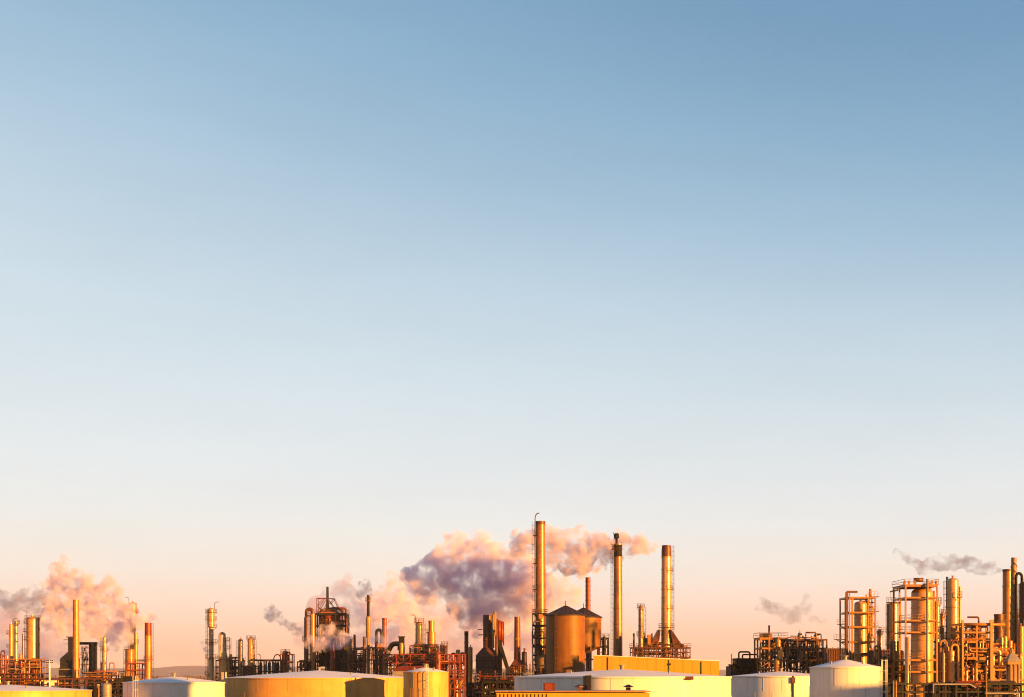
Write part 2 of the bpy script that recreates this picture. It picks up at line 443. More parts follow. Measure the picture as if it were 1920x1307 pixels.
# far wooded belt in front of the hills: reads as one mass
tb = MB(); rnd = random.Random(4)
tree_m = mat('far_tree_foliage', (.075, .040, .030), .9, 0, .4, .05, 0)
for _ in range(2600):
    yy = rnd.uniform(1250, 4200); xx = rnd.uniform(-.42, .42)*yy; r = rnd.uniform(1.6, 4.2); h = rnd.uniform(3, 7.5)
    n = 5; zc = h*.55; a0 = rnd.uniform(0, 6)
    top = (xx+rnd.uniform(-1, 1), yy, h); bot = (xx, yy, 0)
    ringv = [(xx+r*rnd.uniform(.7, 1.2)*math.cos(a0+2*math.pi*k/n), yy+r*math.sin(a0+2*math.pi*k/n), zc*rnd.uniform(.7, 1.25)) for k in range(n)]
    tb.add([top, bot]+ringv, [(0, 2+k, 2+(k+1) % n) for k in range(n)]+[(1, 2+(k+1) % n, 2+k) for k in range(n)])
tl = tb.build('treeline', tree_m); tag(tl, 'dark distant tree belt below the hills', None, None, 'stuff')

# far sheds on the plain
SHEDW = mat('shed_wall', (.55, .42, .33), .7, 0, .1, .1, 0)
def far_shed(pxc, D, w, h, dpt, label, roofm, wallm):
    T = Thing('warehouse', label, 'warehouse', pxc, D, 'warehouses on the plain beyond the plant')
    T.part('wall', MB().box((0, dpt/2, h/2), (w, dpt, h)), wallm)
    rb = MB(); hw = w/2+.5
    rb.add([(-hw, -.5, h), (hw, -.5, h), (hw, dpt+.5, h), (-hw, dpt+.5, h), (-hw, dpt/2, h+dpt*.14), (hw, dpt/2, h+dpt*.14)],
           [(0, 1, 5, 4), (2, 3, 4, 5), (0, 4, 3), (1, 2, 5), (0, 3, 2, 1)])
    T.part('roof', rb, roofm)
    for q in (-.3, .05, .33):
        T.part('door', MB().box((w*q, -.06, h*.3), (w*.1, .1, h*.6)), DARK)
far_shed(88, 1350, 26, 5, 16, 'long low shed with red roof beyond the light mast', REDR, SHEDW)
far_shed(312, 900, 12, 7.6, 12, 'low golden shed behind the shaded round tank', YELL, YELL)
far_shed(228, 1500, 22, 6, 14, 'pale walled shed with grey roof below the hills', ROOF, SHEDW)
far_shed(290, 1800, 30, 5, 14, 'rust roofed shed on the far plain right of the hills stack', RUST, SHEDW)

# ------------------------------------------------------------------ storage tanks
def tank(label, x0, x1, D, rim, apex, wallm, roofm=None, stair=None, courses=5, group='round storage tanks in the near row', apx=None, rail=False, seg=96):
    T = Thing('storage_tank', label, 'tank', (x0+x1)/2, D, group); r = (x1-x0)/2*T.k; zr, za = T.z(rim), T.z(apex)
    h = zr/courses
    for i in range(courses):
        e = .03*(courses-i)
        T.part('shell_course', MB().lathe([(r+e, h*(i+1)), (r+e, h*i)], seg, cap0=False, cap1=False), wallm)
    T.part('curb_ring', MB().lathe([(r-.1, zr+.05), (r+.14, zr+.05), (r+.14, zr-.14), (r+.05, zr-.14)], seg, cap0=False, cap1=False), wallm)
    rf = T.part('roof', MB().lathe([(.35, za), (r*.5, (za+zr)/2+.06), (r-.05, zr+.04)], seg, cap1=False), roofm or ROOF)
    MB().lathe([(.45, za+.55), (.45, za+.45), (.25, za+.42), (.25, za-.1)], 12).build('vent', GREY, rf)
    for a in (215, 310):
        q = r*.6; MB().lathe([(.13, zr*.6+za*.4+.45), (.13, zr+.1)], 10, (q*math.cos(R(a)), q*math.sin(R(a)))).build('nozzle', GREY, rf)
    # weld seams between the plates of every course
    sm = MB()
    for i in range(courses):
        n = 18
        for q in range(n):
            a = 2*math.pi*(q+.5*(i % 2))/n; rr = r+.03*(courses-i)+.01
            sm.box((rr*math.cos(a), rr*math.sin(a), h*(i+.5)), (.03, .05, h*.98), a)
    T.part('weld_seam', sm, wallm)['kind'] = 'stuff'
    if rail:
        n = 64; T.part('railing', rail_mb([((r-.25)*math.cos(2*math.pi*q/n), (r-.25)*math.sin(2*math.pi*q/n), zr+.05) for q in range(n)], closed=True, w=.045), GREY)
    if stair == 'spiral':
        st = MB(); n = 46
        for q in range(n):
            a = R(-125+70*q/n); z = zr*q/n
            st.box(((r+.5)*math.cos(a), (r+.5)*math.sin(a), z), (.8, .28, .06), a)
        s_ = T.part('stair', st, GREY)
        rail_mb([((r+.9)*math.cos(R(-125+70*q/n)), (r+.9)*math.sin(R(-125+70*q/n)), zr*q/n) for q in range(0, n+1, 3)]).build('railing', GREY, s_)
    elif stair is not None:
        a = R(stair); T.part('ladder', ladder_mb((r+.3)*math.cos(a), (r+.3)*math.sin(a), .3, zr+1, (math.cos(a), math.sin(a))), WHITE)
    T.r = r
    return T
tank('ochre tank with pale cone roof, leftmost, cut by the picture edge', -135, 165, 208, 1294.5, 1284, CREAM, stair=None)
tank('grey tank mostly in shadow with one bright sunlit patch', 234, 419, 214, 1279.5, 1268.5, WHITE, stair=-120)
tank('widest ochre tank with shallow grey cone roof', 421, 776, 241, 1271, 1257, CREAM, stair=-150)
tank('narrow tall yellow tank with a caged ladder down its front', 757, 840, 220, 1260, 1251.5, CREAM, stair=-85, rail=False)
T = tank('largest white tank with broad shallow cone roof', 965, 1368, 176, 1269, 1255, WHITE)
for a_, q_ in ((-113, .09), (-111, .16)):
    ca_, sa_ = math.cos(R(a_)), math.sin(R(a_))
    T.part('drain_pipe', MB().tube([((T.r-.6)*ca_, (T.r-.6)*sa_, T.z(1267)), ((T.r+.2)*ca_, (T.r+.2)*sa_, T.z(1267)), ((T.r+.2)*ca_, (T.r+.2)*sa_, 0)], q_, 6), BEIGE)
T.part('valve_box', MB().box(((T.r+.25)*math.cos(R(-112)), (T.r+.25)*math.sin(R(-112)), T.z(1290)), (.9, .5, .9)), REDR)
T.part('rim_bracket', MB().box(((T.r+.15)*math.cos(R(-60)), (T.r+.15)*math.sin(R(-60)), T.z(1271)), (1.2, .4, .4)), BROWN)
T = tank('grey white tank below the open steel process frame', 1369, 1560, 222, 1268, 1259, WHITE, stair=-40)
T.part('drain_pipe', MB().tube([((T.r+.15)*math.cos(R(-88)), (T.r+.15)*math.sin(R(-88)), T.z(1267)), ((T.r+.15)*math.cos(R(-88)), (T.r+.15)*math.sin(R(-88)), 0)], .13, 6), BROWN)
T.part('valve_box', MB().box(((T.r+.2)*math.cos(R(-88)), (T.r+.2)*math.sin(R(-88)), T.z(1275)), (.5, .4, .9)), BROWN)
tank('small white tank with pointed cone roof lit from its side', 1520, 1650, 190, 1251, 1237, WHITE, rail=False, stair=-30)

# ------------------------------------------------------------------ buildings
T = Thing('flat_building', 'long flat yellow walled building behind the largest white tank', 'building', 1112, 268, rz=R(-3.6))
def prism(x0, x1, za, zb, y0, y1, z0=0.0):
    return MB().add([(x0, y0, z0), (x1, y0, z0), (x1, y1, z0), (x0, y1, z0), (x0, y0, za), (x1, y0, zb), (x1, y1, zb), (x0, y1, za)],
                    [(3, 2, 1, 0), (4, 5, 6, 7), (0, 1, 5, 4), (1, 2, 6, 5), (2, 3, 7, 6), (3, 0, 4, 7)])
zL, zR, LW = T.z(1229), T.z(1240), (1347-1112)*T.k
hz = lambda x: zL+(zR-zL)*x/LW
T.part('body', prism(.1, LW-.1, hz(.1)-.1, hz(LW)-.1, .12, 16), YELL)
cuts = [LW*q/14 for q in range(15)]
for a_, b_ in zip(cuts, cuts[1:]): T.part('wall_panel', prism(a_+.03, b_-.03, hz(a_), hz(b_), 0, .1), YELL)
T.part('coping', MB().bar((-.05, .05, zL+.06), (LW+.05, .05, zR+.06), .26, .1), ROOF)
for q in (.12, .605, .86): T.part('downpipe', MB().tube([(q*LW, -.12, hz(q*LW)-.2), (q*LW, -.12, 0)], .09, 6), BEIGE)
T.part('wall_lamp', MB().box((.61*LW, -.15, hz(.61*LW)-1.0), (.35, .3, .35)), DARK)

T = Thing('ribbed_building', 'low building with ribbed orange cladding in front of the largest tank', 'building', 930, 152)
zt = T.z(1297.5); xr = T.x(1218); xm = T.x(1024)
T.part('body', MB().box((xr/2, 3.7, zt/2-.05), (xr, 7, zt-.1)), YELL)
nrib = 13
for i in range(nrib):
    T.part('cladding_rib', MB().box((xm*(i+.5)/nrib, -.02, zt/2-.1), (xm/nrib*.6, .16, zt-.2)), YELL)
T.part('wall_panel', MB().box(((xm+xr)/2+.05, .08, zt/2-.1), (xr-xm-.1, .2, zt-.2)), YELL)
T.part('coping', MB().box((xr/2, 3.6, zt+.06), (xr+.2, 7.6, .1)), GOLD)
T = Thing('roof_cabinet', 'dark red plant cabinet standing on the ribbed building roof', 'cabinet', 1030, 155)
zb = pz(1297.5, 152)+.16
T.part('body', MB().box((0, .6, (zb+T.z(1281.5))/2), (T.x(1041)-T.x(1019), 1.4, T.z(1281.5)-zb)), REDR)
T.part('lid', MB().box((0, .6, T.z(1281.5)+.04), (T.x(1041)-T.x(1019)+.1, 1.5, .07)), BROWN)
T.part('door', MB().box((-.1, -.12, (zb+T.z(1281.5))/2), (.75, .05, .7)), RUST)
for q, xx in enumerate((1086, 1178)):
    T = Thing('roof_vent', ['small square vent at mid roof of the ribbed building', 'small flat vent near the end of the ribbed building roof'][q], 'vent', xx, 156, 'vents on the ribbed building')
    T.part('duct', MB().box((0, 0, zb+.15), (.5, .5, .3)), BROWN); T.part('hood', MB().lathe([(.1, zb+.62), (.55, zb+.4), (.55, zb+.32)], 8), BROWN)

# tall blocks added out of frame at right to shade the tanks
def shadow_block(label, xc, yc, w, h, d, rz):
    T = Thing('shadow_block', label, 'building', 960, 100); T.o.location = (xc, yc, 0); T.o.rotation_euler.z = rz
    T.part('wall', MB().box((0, 0, h/2), (w, d, h)), BEIGE)
    T.part('roof', MB().box((0, 0, h+.2), (w+.8, d+.8, .4)), GREY)
    for j in range(int(h//4)):
        for i in range(int(w//3)):
            T.part('window', MB().box((-w/2+1.5+i*3+(w % 3)/2, -d/2-.03, 2.5+4*j), (1.5, .08, 1.8)), DARK)
shadow_block('narrow tall shadow block added out of frame, the one nearer the camera', 100.0, 89.4, 5.2, 34.2, 12, R(51.9))
shadow_block('tall shadow block added out of frame, the one beyond the nearer', 171.0, 100.0, 46, 27.8, 12, R(51.9))

# ------------------------------------------------------------------ left unit
LG = 'columns of the left unit'
column('distillation_column', 'slim twin-pipe column with bracket platforms at far left', 'column', 21, 520, [(1172, 3.5), (1262, 4)], ALU, 'dome', (1190, 1214, 1240), [(1188, 9, 'L'), (1213, 9, 'L')], 'R', group=LG, davit=1)
column('distillation_column', 'slim bright column beside the twin-pipe column', 'column', 30, 522, [(1166, 3.2), (1230, 3.4), (1246, 5)], ALU, 'dome', (1180, 1205, 1232), [(1168, 7, 'A')], None, group=LG)
column('distillation_column', 'thick shining column ringed by platforms on its left', 'column', 61, 520, [(1161, 10.5), (1262, 11)], ALU, 'dome', (1175, 1190, 1205, 1222, 1240), [(1160, 14.5, 'A'), (1168, 17, 'L'), (1184, 17, 'L'), (1199, 17, 'L')], 'L', group=LG, ridge=2.6, davit=-1)
column('downcomer_pipe', 'rust red riser pipe clinging to the thick shining column', 'pipe', 73.5, 521, [(1158, 1.6), (1260, 1.6)], RUST, 'open', (1180, 1210, 1240))
column('slender_vessel', 'slender pale vessel left of the thick shining column', 'vessel', 43.5, 530, [(1190, 2.2), (1260, 2.4)], ALUD, 'dome', (1215, 1240))
T = frame('pipe_rack', 'cluttered steel pipe rack at the foot of the left columns', 'pipe rack', -20, 82, 512, 7, [1262, 1272, 1283], 7, 1, BROWN, decks=(1,), brace=[(1, 0, 1), (4, 0, -1)])
pipework(T, 44, (-15, 84), (1236, 1282), (.5, 6), 11, [RUST, ALU, GALV, DARK, GOLD])
risers(T, 12, (-8, 84), (1222, 1262), (2, 9), 12, [RUST, GOLD, ALU, BROWN], .12, .4)
for i, (a, b, y) in enumerate(((2, 3, 1228), (10, 2.4, 1237), (40, 3, 1245), (47, 2.6, 1243))):
    column('small_vessel', ['hooked small vessel at the left picture edge', 'stubby vessel beside the hooked one at the left edge', 'low rusty drum left below the thick column', 'low drum tucked against the thick column'][i], 'vessel', a, 515, [(y, b), (1262, b)], [BROWN, RUST, RUST, GOLD][i], 'dome', (y+8, y+18), overhead=(1 if i % 2 == 0 else -1, 1265, .28))
# light mast
T = Thing('light_mast', 'pale floodlight mast standing alone before the hills', 'mast', 93, 480, None)
T.part('pole', MB().lathe([(.26, T.z(1238)), (.36, 0)], 10), WHITE)
for q, y in enumerate((1239.5, 1243.5)):
    b = T.part('crossbar', MB().bar((-1.15, 0, T.z(y)), (1.15, 0, T.z(y)), .16), WHITE)
    for xx in (-1.05, -.45, .45, 1.05): MB().box((xx, -.15, T.z(y)+.2), (.36, .3, .3)).build('floodlight', DARK, b)

column('smokestack', 'tall plain golden stack before the dark furnace house', 'smokestack', 142.5, 505, [(1125, 5.4), (1200, 5.8), (1280, 6.2)], GOLD, 'open', (1160, 1190, 1225, 1262), group='smokestacks')
T = Thing('furnace', 'dark furnace house with sloping hood behind the golden stack', 'furnace', 124, 520)
X, Z = T.x, T.z
T.part('firebox', MB().box(((X(110)+X(136))/2, 4, Z(1252)/2), (X(136)-X(110), 8, Z(1252))), DARK)
def hood(T, y0, y1, a0, a1, b0, b1, d0, d1, m, name='hood', sh=0.0):
    # frustum: top row y0 columns a0..a1, bottom row y1 columns b0..b1, depth d0..d1 at the bottom
    X, Z = T.x, T.z; dm = (d0+d1)/2; q = min((X(a1)-X(a0))/2, (d1-d0)/2)
    mb = MB(); mb.add([(X(b0), d0, Z(y1)), (X(b1), d0, Z(y1)), (X(b1), d1, Z(y1)), (X(b0), d1, Z(y1)),
                       (X(a0), dm-q, Z(y0)), (X(a1), dm-q, Z(y0)), (X(a1), dm+q, Z(y0)), (X(a0), dm+q, Z(y0))],
                      [(3, 2, 1, 0), (4, 5, 6, 7), (0, 1, 5, 4), (1, 2, 6, 5), (2, 3, 7, 6), (3, 0, 4, 7)])
    return T.part(name, mb, m)
hood(T, 1222, 1235, 123, 136, 112, 138, .3, 7.7, DARK)
T.part('upper_wall', MB().box(((X(112)+X(138))/2, 4, (Z(1235)+Z(1252))/2), (X(138)-X(112), 7.4, Z(1235)-Z(1252)-.02)), DARK)
T.part('chimney', MB().box(((X(123)+X(135))/2, 4, (Z(1195)+Z(1222))/2), (X(135)-X(123), 2.4, Z(1195)-Z(1222))), DARK)
T.part('chimney_cap', MB().box(((X(121)+X(136))/2, 4, Z(1194)), (X(137)-X(119), 3, .3)), BROWN)
for y in (1199, 1207): T.part('platform', MB().box((X(119), 4, Z(y)), (X(124)-X(115), 2.2, .15)), BROWN)
T.part('crossover_duct', MB().box(((X(148)+X(172))/2, 4, Z(1206)), (X(172)-X(140), 1.6, 1.0)), DARK)
T.part('side_tower', MB().box((X(168.5), 4, Z(1204)/2), (X(174)-X(163), 3.2, Z(1204))), DARK)
T.part('deck', MB().box((X(136), 3, Z(1281)), (X(166)-X(112), 9, .5)), BEIGE)
for y in (1255, 1268): T.part('ledge', MB().box((X(122), -.2, Z(y)), (X(138)-X(107), .5, .3)), GREY)
pipework(T, 18, (148, 163), (1210, 1280), (0, 5), 21, [GREY, DARK, ALUD, BEIGE])
for y in (1215, 1224, 1233, 1246, 1260): T.part('ledge', MB().box((X(156), 2, Z(y)), (X(162)-X(149), 2.4, .18)), BROWN)

column('distillation_column', 'thin bright column with a collar platform under the left steam', 'column', 196, 530, [(1196, 2.6), (1217, 3.8), (1262, 3.6), (1290, 4)], ALU, 'cone', (1205, 1230, 1250), [(1218, 8.5, 'A'), (1246, 8, 'L')], 'L')
column('distillation_column', 'domed golden column top poking out above the left steam', 'column', 249, 575, [(1133, 7.5), (1150, 7.5), (1160, 6), (1262, 6)], GOLD, 'dome', (1140, 1175, 1200, 1230), [(1138, 11, 'L'), (1147, 12, 'A')], 'L', davit=-1)
column('distillation_column', 'squat golden column with flat collar left of the dark-topped stack', 'column', 244, 500, [(1217, 8), (1272, 8.5)], GOLD, 'open', (1225, 1243, 1260), [(1217, 11, 'A'), (1243, 11, 'L')], 'L', ridge=2.2)
column('slender_vessel', 'slender orange vessel behind the squat golden column', 'vessel', 254.5, 508, [(1188, 3.2), (1212, 3.6), (1270, 3.4)], GOLD, 'dome', (1200, 1225, 1250), [(1205, 6, 'R')])
column('smokestack', 'orange stack with sooty red top near the shaded round tank', 'smokestack', 277.5, 500, [(1168, 5.8), (1262, 6.6)], GOLD, 'open', (1195, 1236), [(1236, 9.5, 'A')], 'R', cap=1192, capm=RUST, group='smokestacks')
T = frame('pipe_bridge', 'rust red pipe bridge joining the squat column and the sooty-topped stack', 'pipe bridge', 236, 274, 498, 4, [1243, 1256, 1272], 3, 1, RUST, decks=(0, 1), rails=(0,))
pipework(T, 8, (238, 272), (1238, 1275), (.4, 3.6), 31)
T = Thing('control_cabin', 'small yellow cabin below the squat golden column', 'cabin', 243, 470)
boxes(T, [('wall', 230, 255, 1273, None, 0, 4, YELL), ('roof', 229, 256, 1271.5, 1273.2, -.2, 4.2, GOLD), ('door', 240, 245, 1276, 1290, -.1, 0, DARK)])

T = frame('pipe_rack', 'dark pipe rack at the foot of the furnace house', 'pipe rack', 108, 232, 488, 6, [1272, 1284], 9, 1, BROWN, decks=(0,))
pipework(T, 34, (150, 232), (1258, 1284), (.3, 5.5), 42, [BROWN, DARK, GOLD, RUST])
risers(T, 9, (178, 236), (1240, 1270), (1, 6), 43, [BROWN, GOLD, DARK, RUST], .12, .3)
# dark gear between the two left tanks
T = frame('pump_station', 'dark pump station between the two left tanks', 'pump station', 166, 236, 330, 8, [1277, 1290, 1302], 5, 1, DARK, decks=(1, 2), rails=(1,))
pipework(T, 22, (168, 234), (1276, 1306), (.5, 7), 41, [DARK, SOOT, GREY, DARK])
boxes(T, [('cabinet', 214, 226, 1271, 1292, 1, 5, DARK), ('cabinet', 226, 240, 1268, 1300, 2, 6, SOOT), ('cabinet', 170, 180, 1283, 1303, 1, 4, DARK)])
column('vertical_drum', 'blue grey upright drum in the dark pump station', 'drum', 200, 325, [(1285, 9), (1310, 9)], GREY, 'dome', (1292, 1302))
T = Thing('marker_post', 'thin pale post standing between the two left tanks', 'post', 185, 300); T.part('pole', MB().lathe([(.16, T.z(1284)), (.2, 0)], 8), BEIGE); T.part('cap', MB().lathe([(.05, T.z(1283)), (.24, T.z(1284)), (.24, T.z(1284.6))], 8), WHITE)

# ------------------------------------------------------------------ slim columns left of centre
column('distillation_column', 'tall slim column with bright wide head and many platforms', 'column', 396, 495, [(1143, 6.2), (1175, 6.2), (1177, 4.4), (1233, 4.6), (1236, 5.6)], ALU, 'dome', (1190, 1205, 1220), [(1148, 11, 'A'), (1162, 11, 'A'), (1176, 11, 'R'), (1205, 12, 'A'), (1233, 12, 'A'), (1264, 13, 'L')], 'L', davit=1)
column('distillation_column', 'short column with swollen base and curled top pipe', 'column', 421, 490, [(1196, 3.4), (1222, 3.8), (1234, 6.2), (1237, 8.5), (1275, 8.5)], ALU, 'dome', (1210, 1245, 1258), [(1201, 10, 'R'), (1215, 11, 'R'), (1236, 13, 'A')], 'R', overhead=(-1, 1232, .45))
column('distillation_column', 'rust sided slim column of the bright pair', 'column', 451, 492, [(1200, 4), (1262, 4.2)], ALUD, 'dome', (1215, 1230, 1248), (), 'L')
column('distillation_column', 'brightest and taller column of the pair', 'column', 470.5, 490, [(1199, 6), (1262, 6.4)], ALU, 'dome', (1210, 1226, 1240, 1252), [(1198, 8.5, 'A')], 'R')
T = frame('equipment_structure', 'dark equipment frame between the slim columns', 'steel frame', 405, 452, 500, 7, [1238, 1250, 1262, 1275], 4, 1, DARK, decks=(0, 1, 2), rails=(0,))
pipework(T, 34, (406, 452), (1232, 1275), (.5, 6), 51, [DARK, BROWN, SOOT, GOLD])
risers(T, 9, (404, 484), (1224, 1256), (3, 8), 53, [BROWN, GOLD, DARK, ALU], .12, .34)
T = frame('equipment_structure', 'low rusty frame under the bright pair of columns', 'steel frame', 452, 485, 484, 5, [1248, 1262, 1275], 3, 1, BROWN, decks=(1,))
pipework(T, 16, (452, 484), (1246, 1272), (.4, 4.5), 52, [RUST, GOLD, ALU, BROWN])
T = frame('pipe_rack', 'dark pipe rack over a bank of upright drums', 'pipe rack', 484, 528, 480, 5, [1238, 1258], 4, 1, DARK, decks=(0,))
T.part('pipe', MB().tube(bend([(T.x(477), 0, T.z(1238)), (T.x(527), 0, T.z(1238))], .1), .3, 8), BROWN)
T.part('arch_pipe', MB().tube([(T.x(512+7*(1-math.cos(R(a)))), 1, T.z(1238-11*math.sin(R(a)))) for a in range(0, 181, 20)], .18, 8), RUST)
T.part('hook_pipe', MB().tube([(T.x(488), 1, T.z(1240)), (T.x(488), 1, T.z(1230)), (T.x(485), 1, T.z(1227)), (T.x(482), 1, T.z(1226))], .12, 6), RUST)
for i, a in enumerate((489, 497, 505, 513, 521)):
    column('vertical_drum', '%s of five upright drums under the dark pipe rack' % ['leftmost', 'second from left', 'middle one', 'second from right', 'rightmost'][i], 'drum', a, 481.5, [(1243, 3), (1262, 3)], GREY if i % 2 else DARK, 'dome', (1250,), group='five dark upright drums')
column('distillation_column', 'stubby orange column with tangled top right of the drum bank', 'column', 535, 482, [(1222, 4.5), (1262, 4.8)], GOLD, 'dome', (1232, 1245), [(1224, 9, 'A'), (1240, 9, 'R')], 'L')
T = frame('equipment_structure', 'small orange frame propping the stubby orange column', 'steel frame', 526, 548, 479, 4, [1226, 1240, 1255], 2, 1, RUST, brace=[(0, 0, 1), (1, 1, -1), (0, 2, -1)])
pipework(T, 12, (527, 547), (1222, 1258), (.3, 3.5), 61, [RUST, GOLD, BROWN])

# ------------------------------------------------------------------ cracking unit with the lattice crown
T = frame('cracking_unit', 'brown cracking unit tower with lattice crown behind low steam', 'cracking tower', 592, 648, 470, 9, [1150, 1172, 1190, 1213, 1238, 1258], 3, 2, DARK, decks=(0, 1, 3, 4), rails=(0, 1), brace=[(0, 1, 1), (2, 2, -1), (1, 3, 1), (0, 3, -1)], w=.42)
X, Z = T.x, T.z
T.part('regenerator_shell', MB().lathe([(.3, Z(1138)), (X(632)-X(616), Z(1146)), (X(636)-X(616), Z(1152)), (X(636)-X(616), Z(1172)), (X(624)-X(616), Z(1190)), (X(622)-X(616), 2)], 20, (X(616), 4.5)), RUST)
for y in (1152, 1162, 1171): rr = X(636)-X(616)+.05; T.part('band', MB().lathe([(rr, Z(y)+.2), (rr+.12, Z(y)), (rr, Z(y)-.2)], 20, (X(616), 4.5), False, False), GOLD)
T.part('hopper', MB().lathe([(X(641)-X(633), Z(1166)), (X(642)-X(633), Z(1172)), (.7, Z(1188)), (.5, Z(1200))], 16, (X(633), 1.5)), GOLD)
T.part('vent_stack', MB().lathe([(.42, Z(1099)), (.48, Z(1122)), (.75, Z(1150))], 14, (X(611), 4)), GOLD)
# lattice crown
for a, b in (((592, 1150), (592, 1121)), ((592, 1121), (611, 1121)), ((611, 1121), (624, 1122)), ((592, 1135), (605, 1121)), ((592, 1150), (606, 1124)), ((624, 1122), (637, 1150)), ((613, 1124), (632, 1150)), ((616, 1132), (624, 1122)), ((592, 1136), (609, 1150)), ((600, 1150), (611, 1130))):
    for dy in (2.2, 6.0): T.part('lattice_bar', MB().bar((X(a[0]), dy, Z(a[1])), (X(b[0]), dy, Z(b[1])), .2), RUST)
for a, b in (((592, 2.2), (592, 6)), ((624, 2.2), (624, 6))): T.part('lattice_bar', MB().bar((X(a[0]), a[1], Z(1121.5)), (X(b[0]), b[1], Z(1121.5)), .2), RUST)
pipework(T, 46, (594, 650), (1148, 1192), (.5, 8.5), 71, [RUST, RUST, GOLD, BROWN])
pipework(T, 44, (570, 652), (1190, 1258), (.5, 8.5), 72, [BROWN, DARK, SOOT, RUST])
for i, (xa, m_) in enumerate(((600, BROWN), (640, BROWN), (646, RUST))):
    T.part('cyclone_pipe', MB().tube(bend([(X(616), 4.5, Z(1150)), (X(616)+.1, 4.5, Z(1143-i*2)), (X(xa), 3+i, Z(1143-i*2)), (X(xa), 3+i, Z(1240))], 1.2), .55-.1*i, 10), m_)
boxes(T, [('panel', 600, 622, 1205, 1250, 1, 7, SOOT), ('panel', 628, 650, 1212, 1258, 1, 8, DARK)])
column('transfer_line', 'dark bent transfer line left of the cracking tower', 'pipe', 573.5, 466, [(1158, 3.4), (1262, 3.6)], BROWN, 'open', (1175, 1200, 1225), [(1200, 7, 'L')], overhead=None)
column('riser_column', 'orange riser column left of the lattice crown', 'column', 586, 464, [(1152, 4.6), (1262, 4.8)], GOLD, 'dome', (1165, 1185, 1205, 1230), [(1154, 10, 'L')], 'L', overhead=(-1, 1235, .6), ovm=BROWN)
column('smokestack', 'short rust red stack in front of the cracking tower', 'smokestack', 623.5, 458, [(1208, 4), (1240, 4.6), (1262, 4.6)], RUST, 'open', (1225, 1240), group='smokestacks')
column('slender_vessel', 'black knobbly vessel at the right foot of the cracking tower', 'vessel', 645, 460, [(1212, 3.2), (1262, 3.6)], DARK, 'dome', (1220, 1230, 1240, 1250), [(1220, 6, 'A'), (1240, 7, 'A')], 'R')
T = frame('equipment_structure', 'low black equipment frame at the left foot of the cracking tower', 'steel frame', 558, 582, 462, 6, [1240, 1250, 1262], 3, 1, SOOT, decks=(1,))
pipework(T, 14, (559, 581), (1236, 1260), (.5, 5), 81, [SOOT, DARK])
column('distillation_column', 'pale capped slim column right of the cracking tower', 'column', 657, 465, [(1200, 4), (1262, 4.2)], ALUD, 'dome', (1212, 1226, 1240), [(1202, 7, 'A')], 'L')
column('smokestack', 'thin rust red stack beside the pale capped column', 'smokestack', 665, 463, [(1190, 2.4), (1262, 2.6)], RUST, 'open', (1215, 1240), group='smokestacks')
T = frame('equipment_structure', 'orange tangle of pipes under the thin red stack', 'steel frame', 652, 682, 460, 5, [1228, 1243, 1258], 3, 1, BROWN, brace=[(0, 1, 1)])
pipework(T, 40, (650, 700), (1212, 1262), (.4, 5), 82, [RUST, GOLD, ALU, DARK])
risers(T, 14, (650, 720), (1205, 1248), (3, 9), 84, [RUST, GOLD, BROWN, DARK, ALU], .12, .36)
column('smokestack', 'tall stack with thin black top and orange swollen middle', 'smokestack', 690.5, 452, [(1116, 2.3), (1155, 2.5), (1158, 4.6), (1192, 4.4), (1198, 3), (1265, 3.2)], GOLD, 'open', (1170, 1185, 1215, 1240), [(1126, 4.5, 'A')], None, cap=1156, group='smokestacks')
column('smokestack', 'short dark red stack touching the black-topped one', 'smokestack', 683, 450, [(1194, 2.6), (1265, 2.8)], BROWN, 'open', (1215, 1240), group='smokestacks')
column('slender_vessel', 'dark vessel with curled top pipe before the steam bank', 'vessel', 706, 455, [(1190, 3), (1262, 3.4)], DARK, 'dome', (1205, 1225), overhead=(1, 1225, .5))
column('smokestack', 'short striped red stack top showing through the pale steam', 'smokestack', 721, 560, [(1159, 4.5), (1262, 4.5)], RUST, 'open', (1166, 1174), group='smokestacks', bandm=BEIGE)
T = frame('equipment_structure', 'narrow orange frame stacked with boxes beside the curled pipe vessel', 'steel frame', 700, 722, 446, 5, [1214, 1228, 1243, 1258], 2, 1, BROWN, decks=(0, 1, 2))
boxes(T, [('cabinet', 707, 716, 1206, 1213.5, 1, 4, GOLD), ('cabinet', 706, 714, 1220, 1227.5, 1, 4, GOLD)])
pipework(T, 16, (700, 722), (1214, 1262), (.4, 4.5), 83, [RUST, GOLD, BROWN, DARK])

# ------------------------------------------------------------------ centre: ducts, bottle columns, furnaces
T = Thing('flue_duct', 'black elbow flue duct dropping to the left from a square stack', 'duct', 752, 425)
X, Z = T.x, T.z
T.part('stack', MB().box((X(752.5), 1, Z(1194)/2), (X(757.5)-X(747.5), 1.6, Z(1194))), SOOT)
T.part('stack_lip', MB().box((X(752.5), 1, Z(1194)), (X(759)-X(746), 2.0, .3)), SOOT)
T.part('elbow', MB().tube(bend([(X(750), 1, Z(1207)), (X(735), 1, Z(1207)), (X(722), 1, Z(1232)), (X(720), 1, 2)], 1.5), .75, 10), SOOT)
T.part('clamp', MB().lathe([(.8, Z(1220)), (1.0, Z(1222)), (.8, Z(1224))], 10, (X(727), 1), False, False), GREY)
T.part('knee', MB().tube(bend([(X(752), 0, Z(1230)), (X(741), 0, Z(1229)), (X(738), 0, Z(1243))], .6), .55, 10), BROWN)
T = frame('pipe_rack', 'long red pipe rack running behind the narrow yellow tank', 'pipe rack', 718, 872, 420, 5, [1226, 1243, 1262], 12, 1, RUST, decks=(1,), brace=[(i, 0, 1 if i % 2 else -1) for i in range(12)]+[(10, 1, 1), (11, 1, -1), (8, 1, 1)], w=.26)
pipework(T, 60, (720, 845), (1228, 1262), (.4, 4.6), 91, [RUST, RUST, GOLD, BROWN, DARK, ALUD])
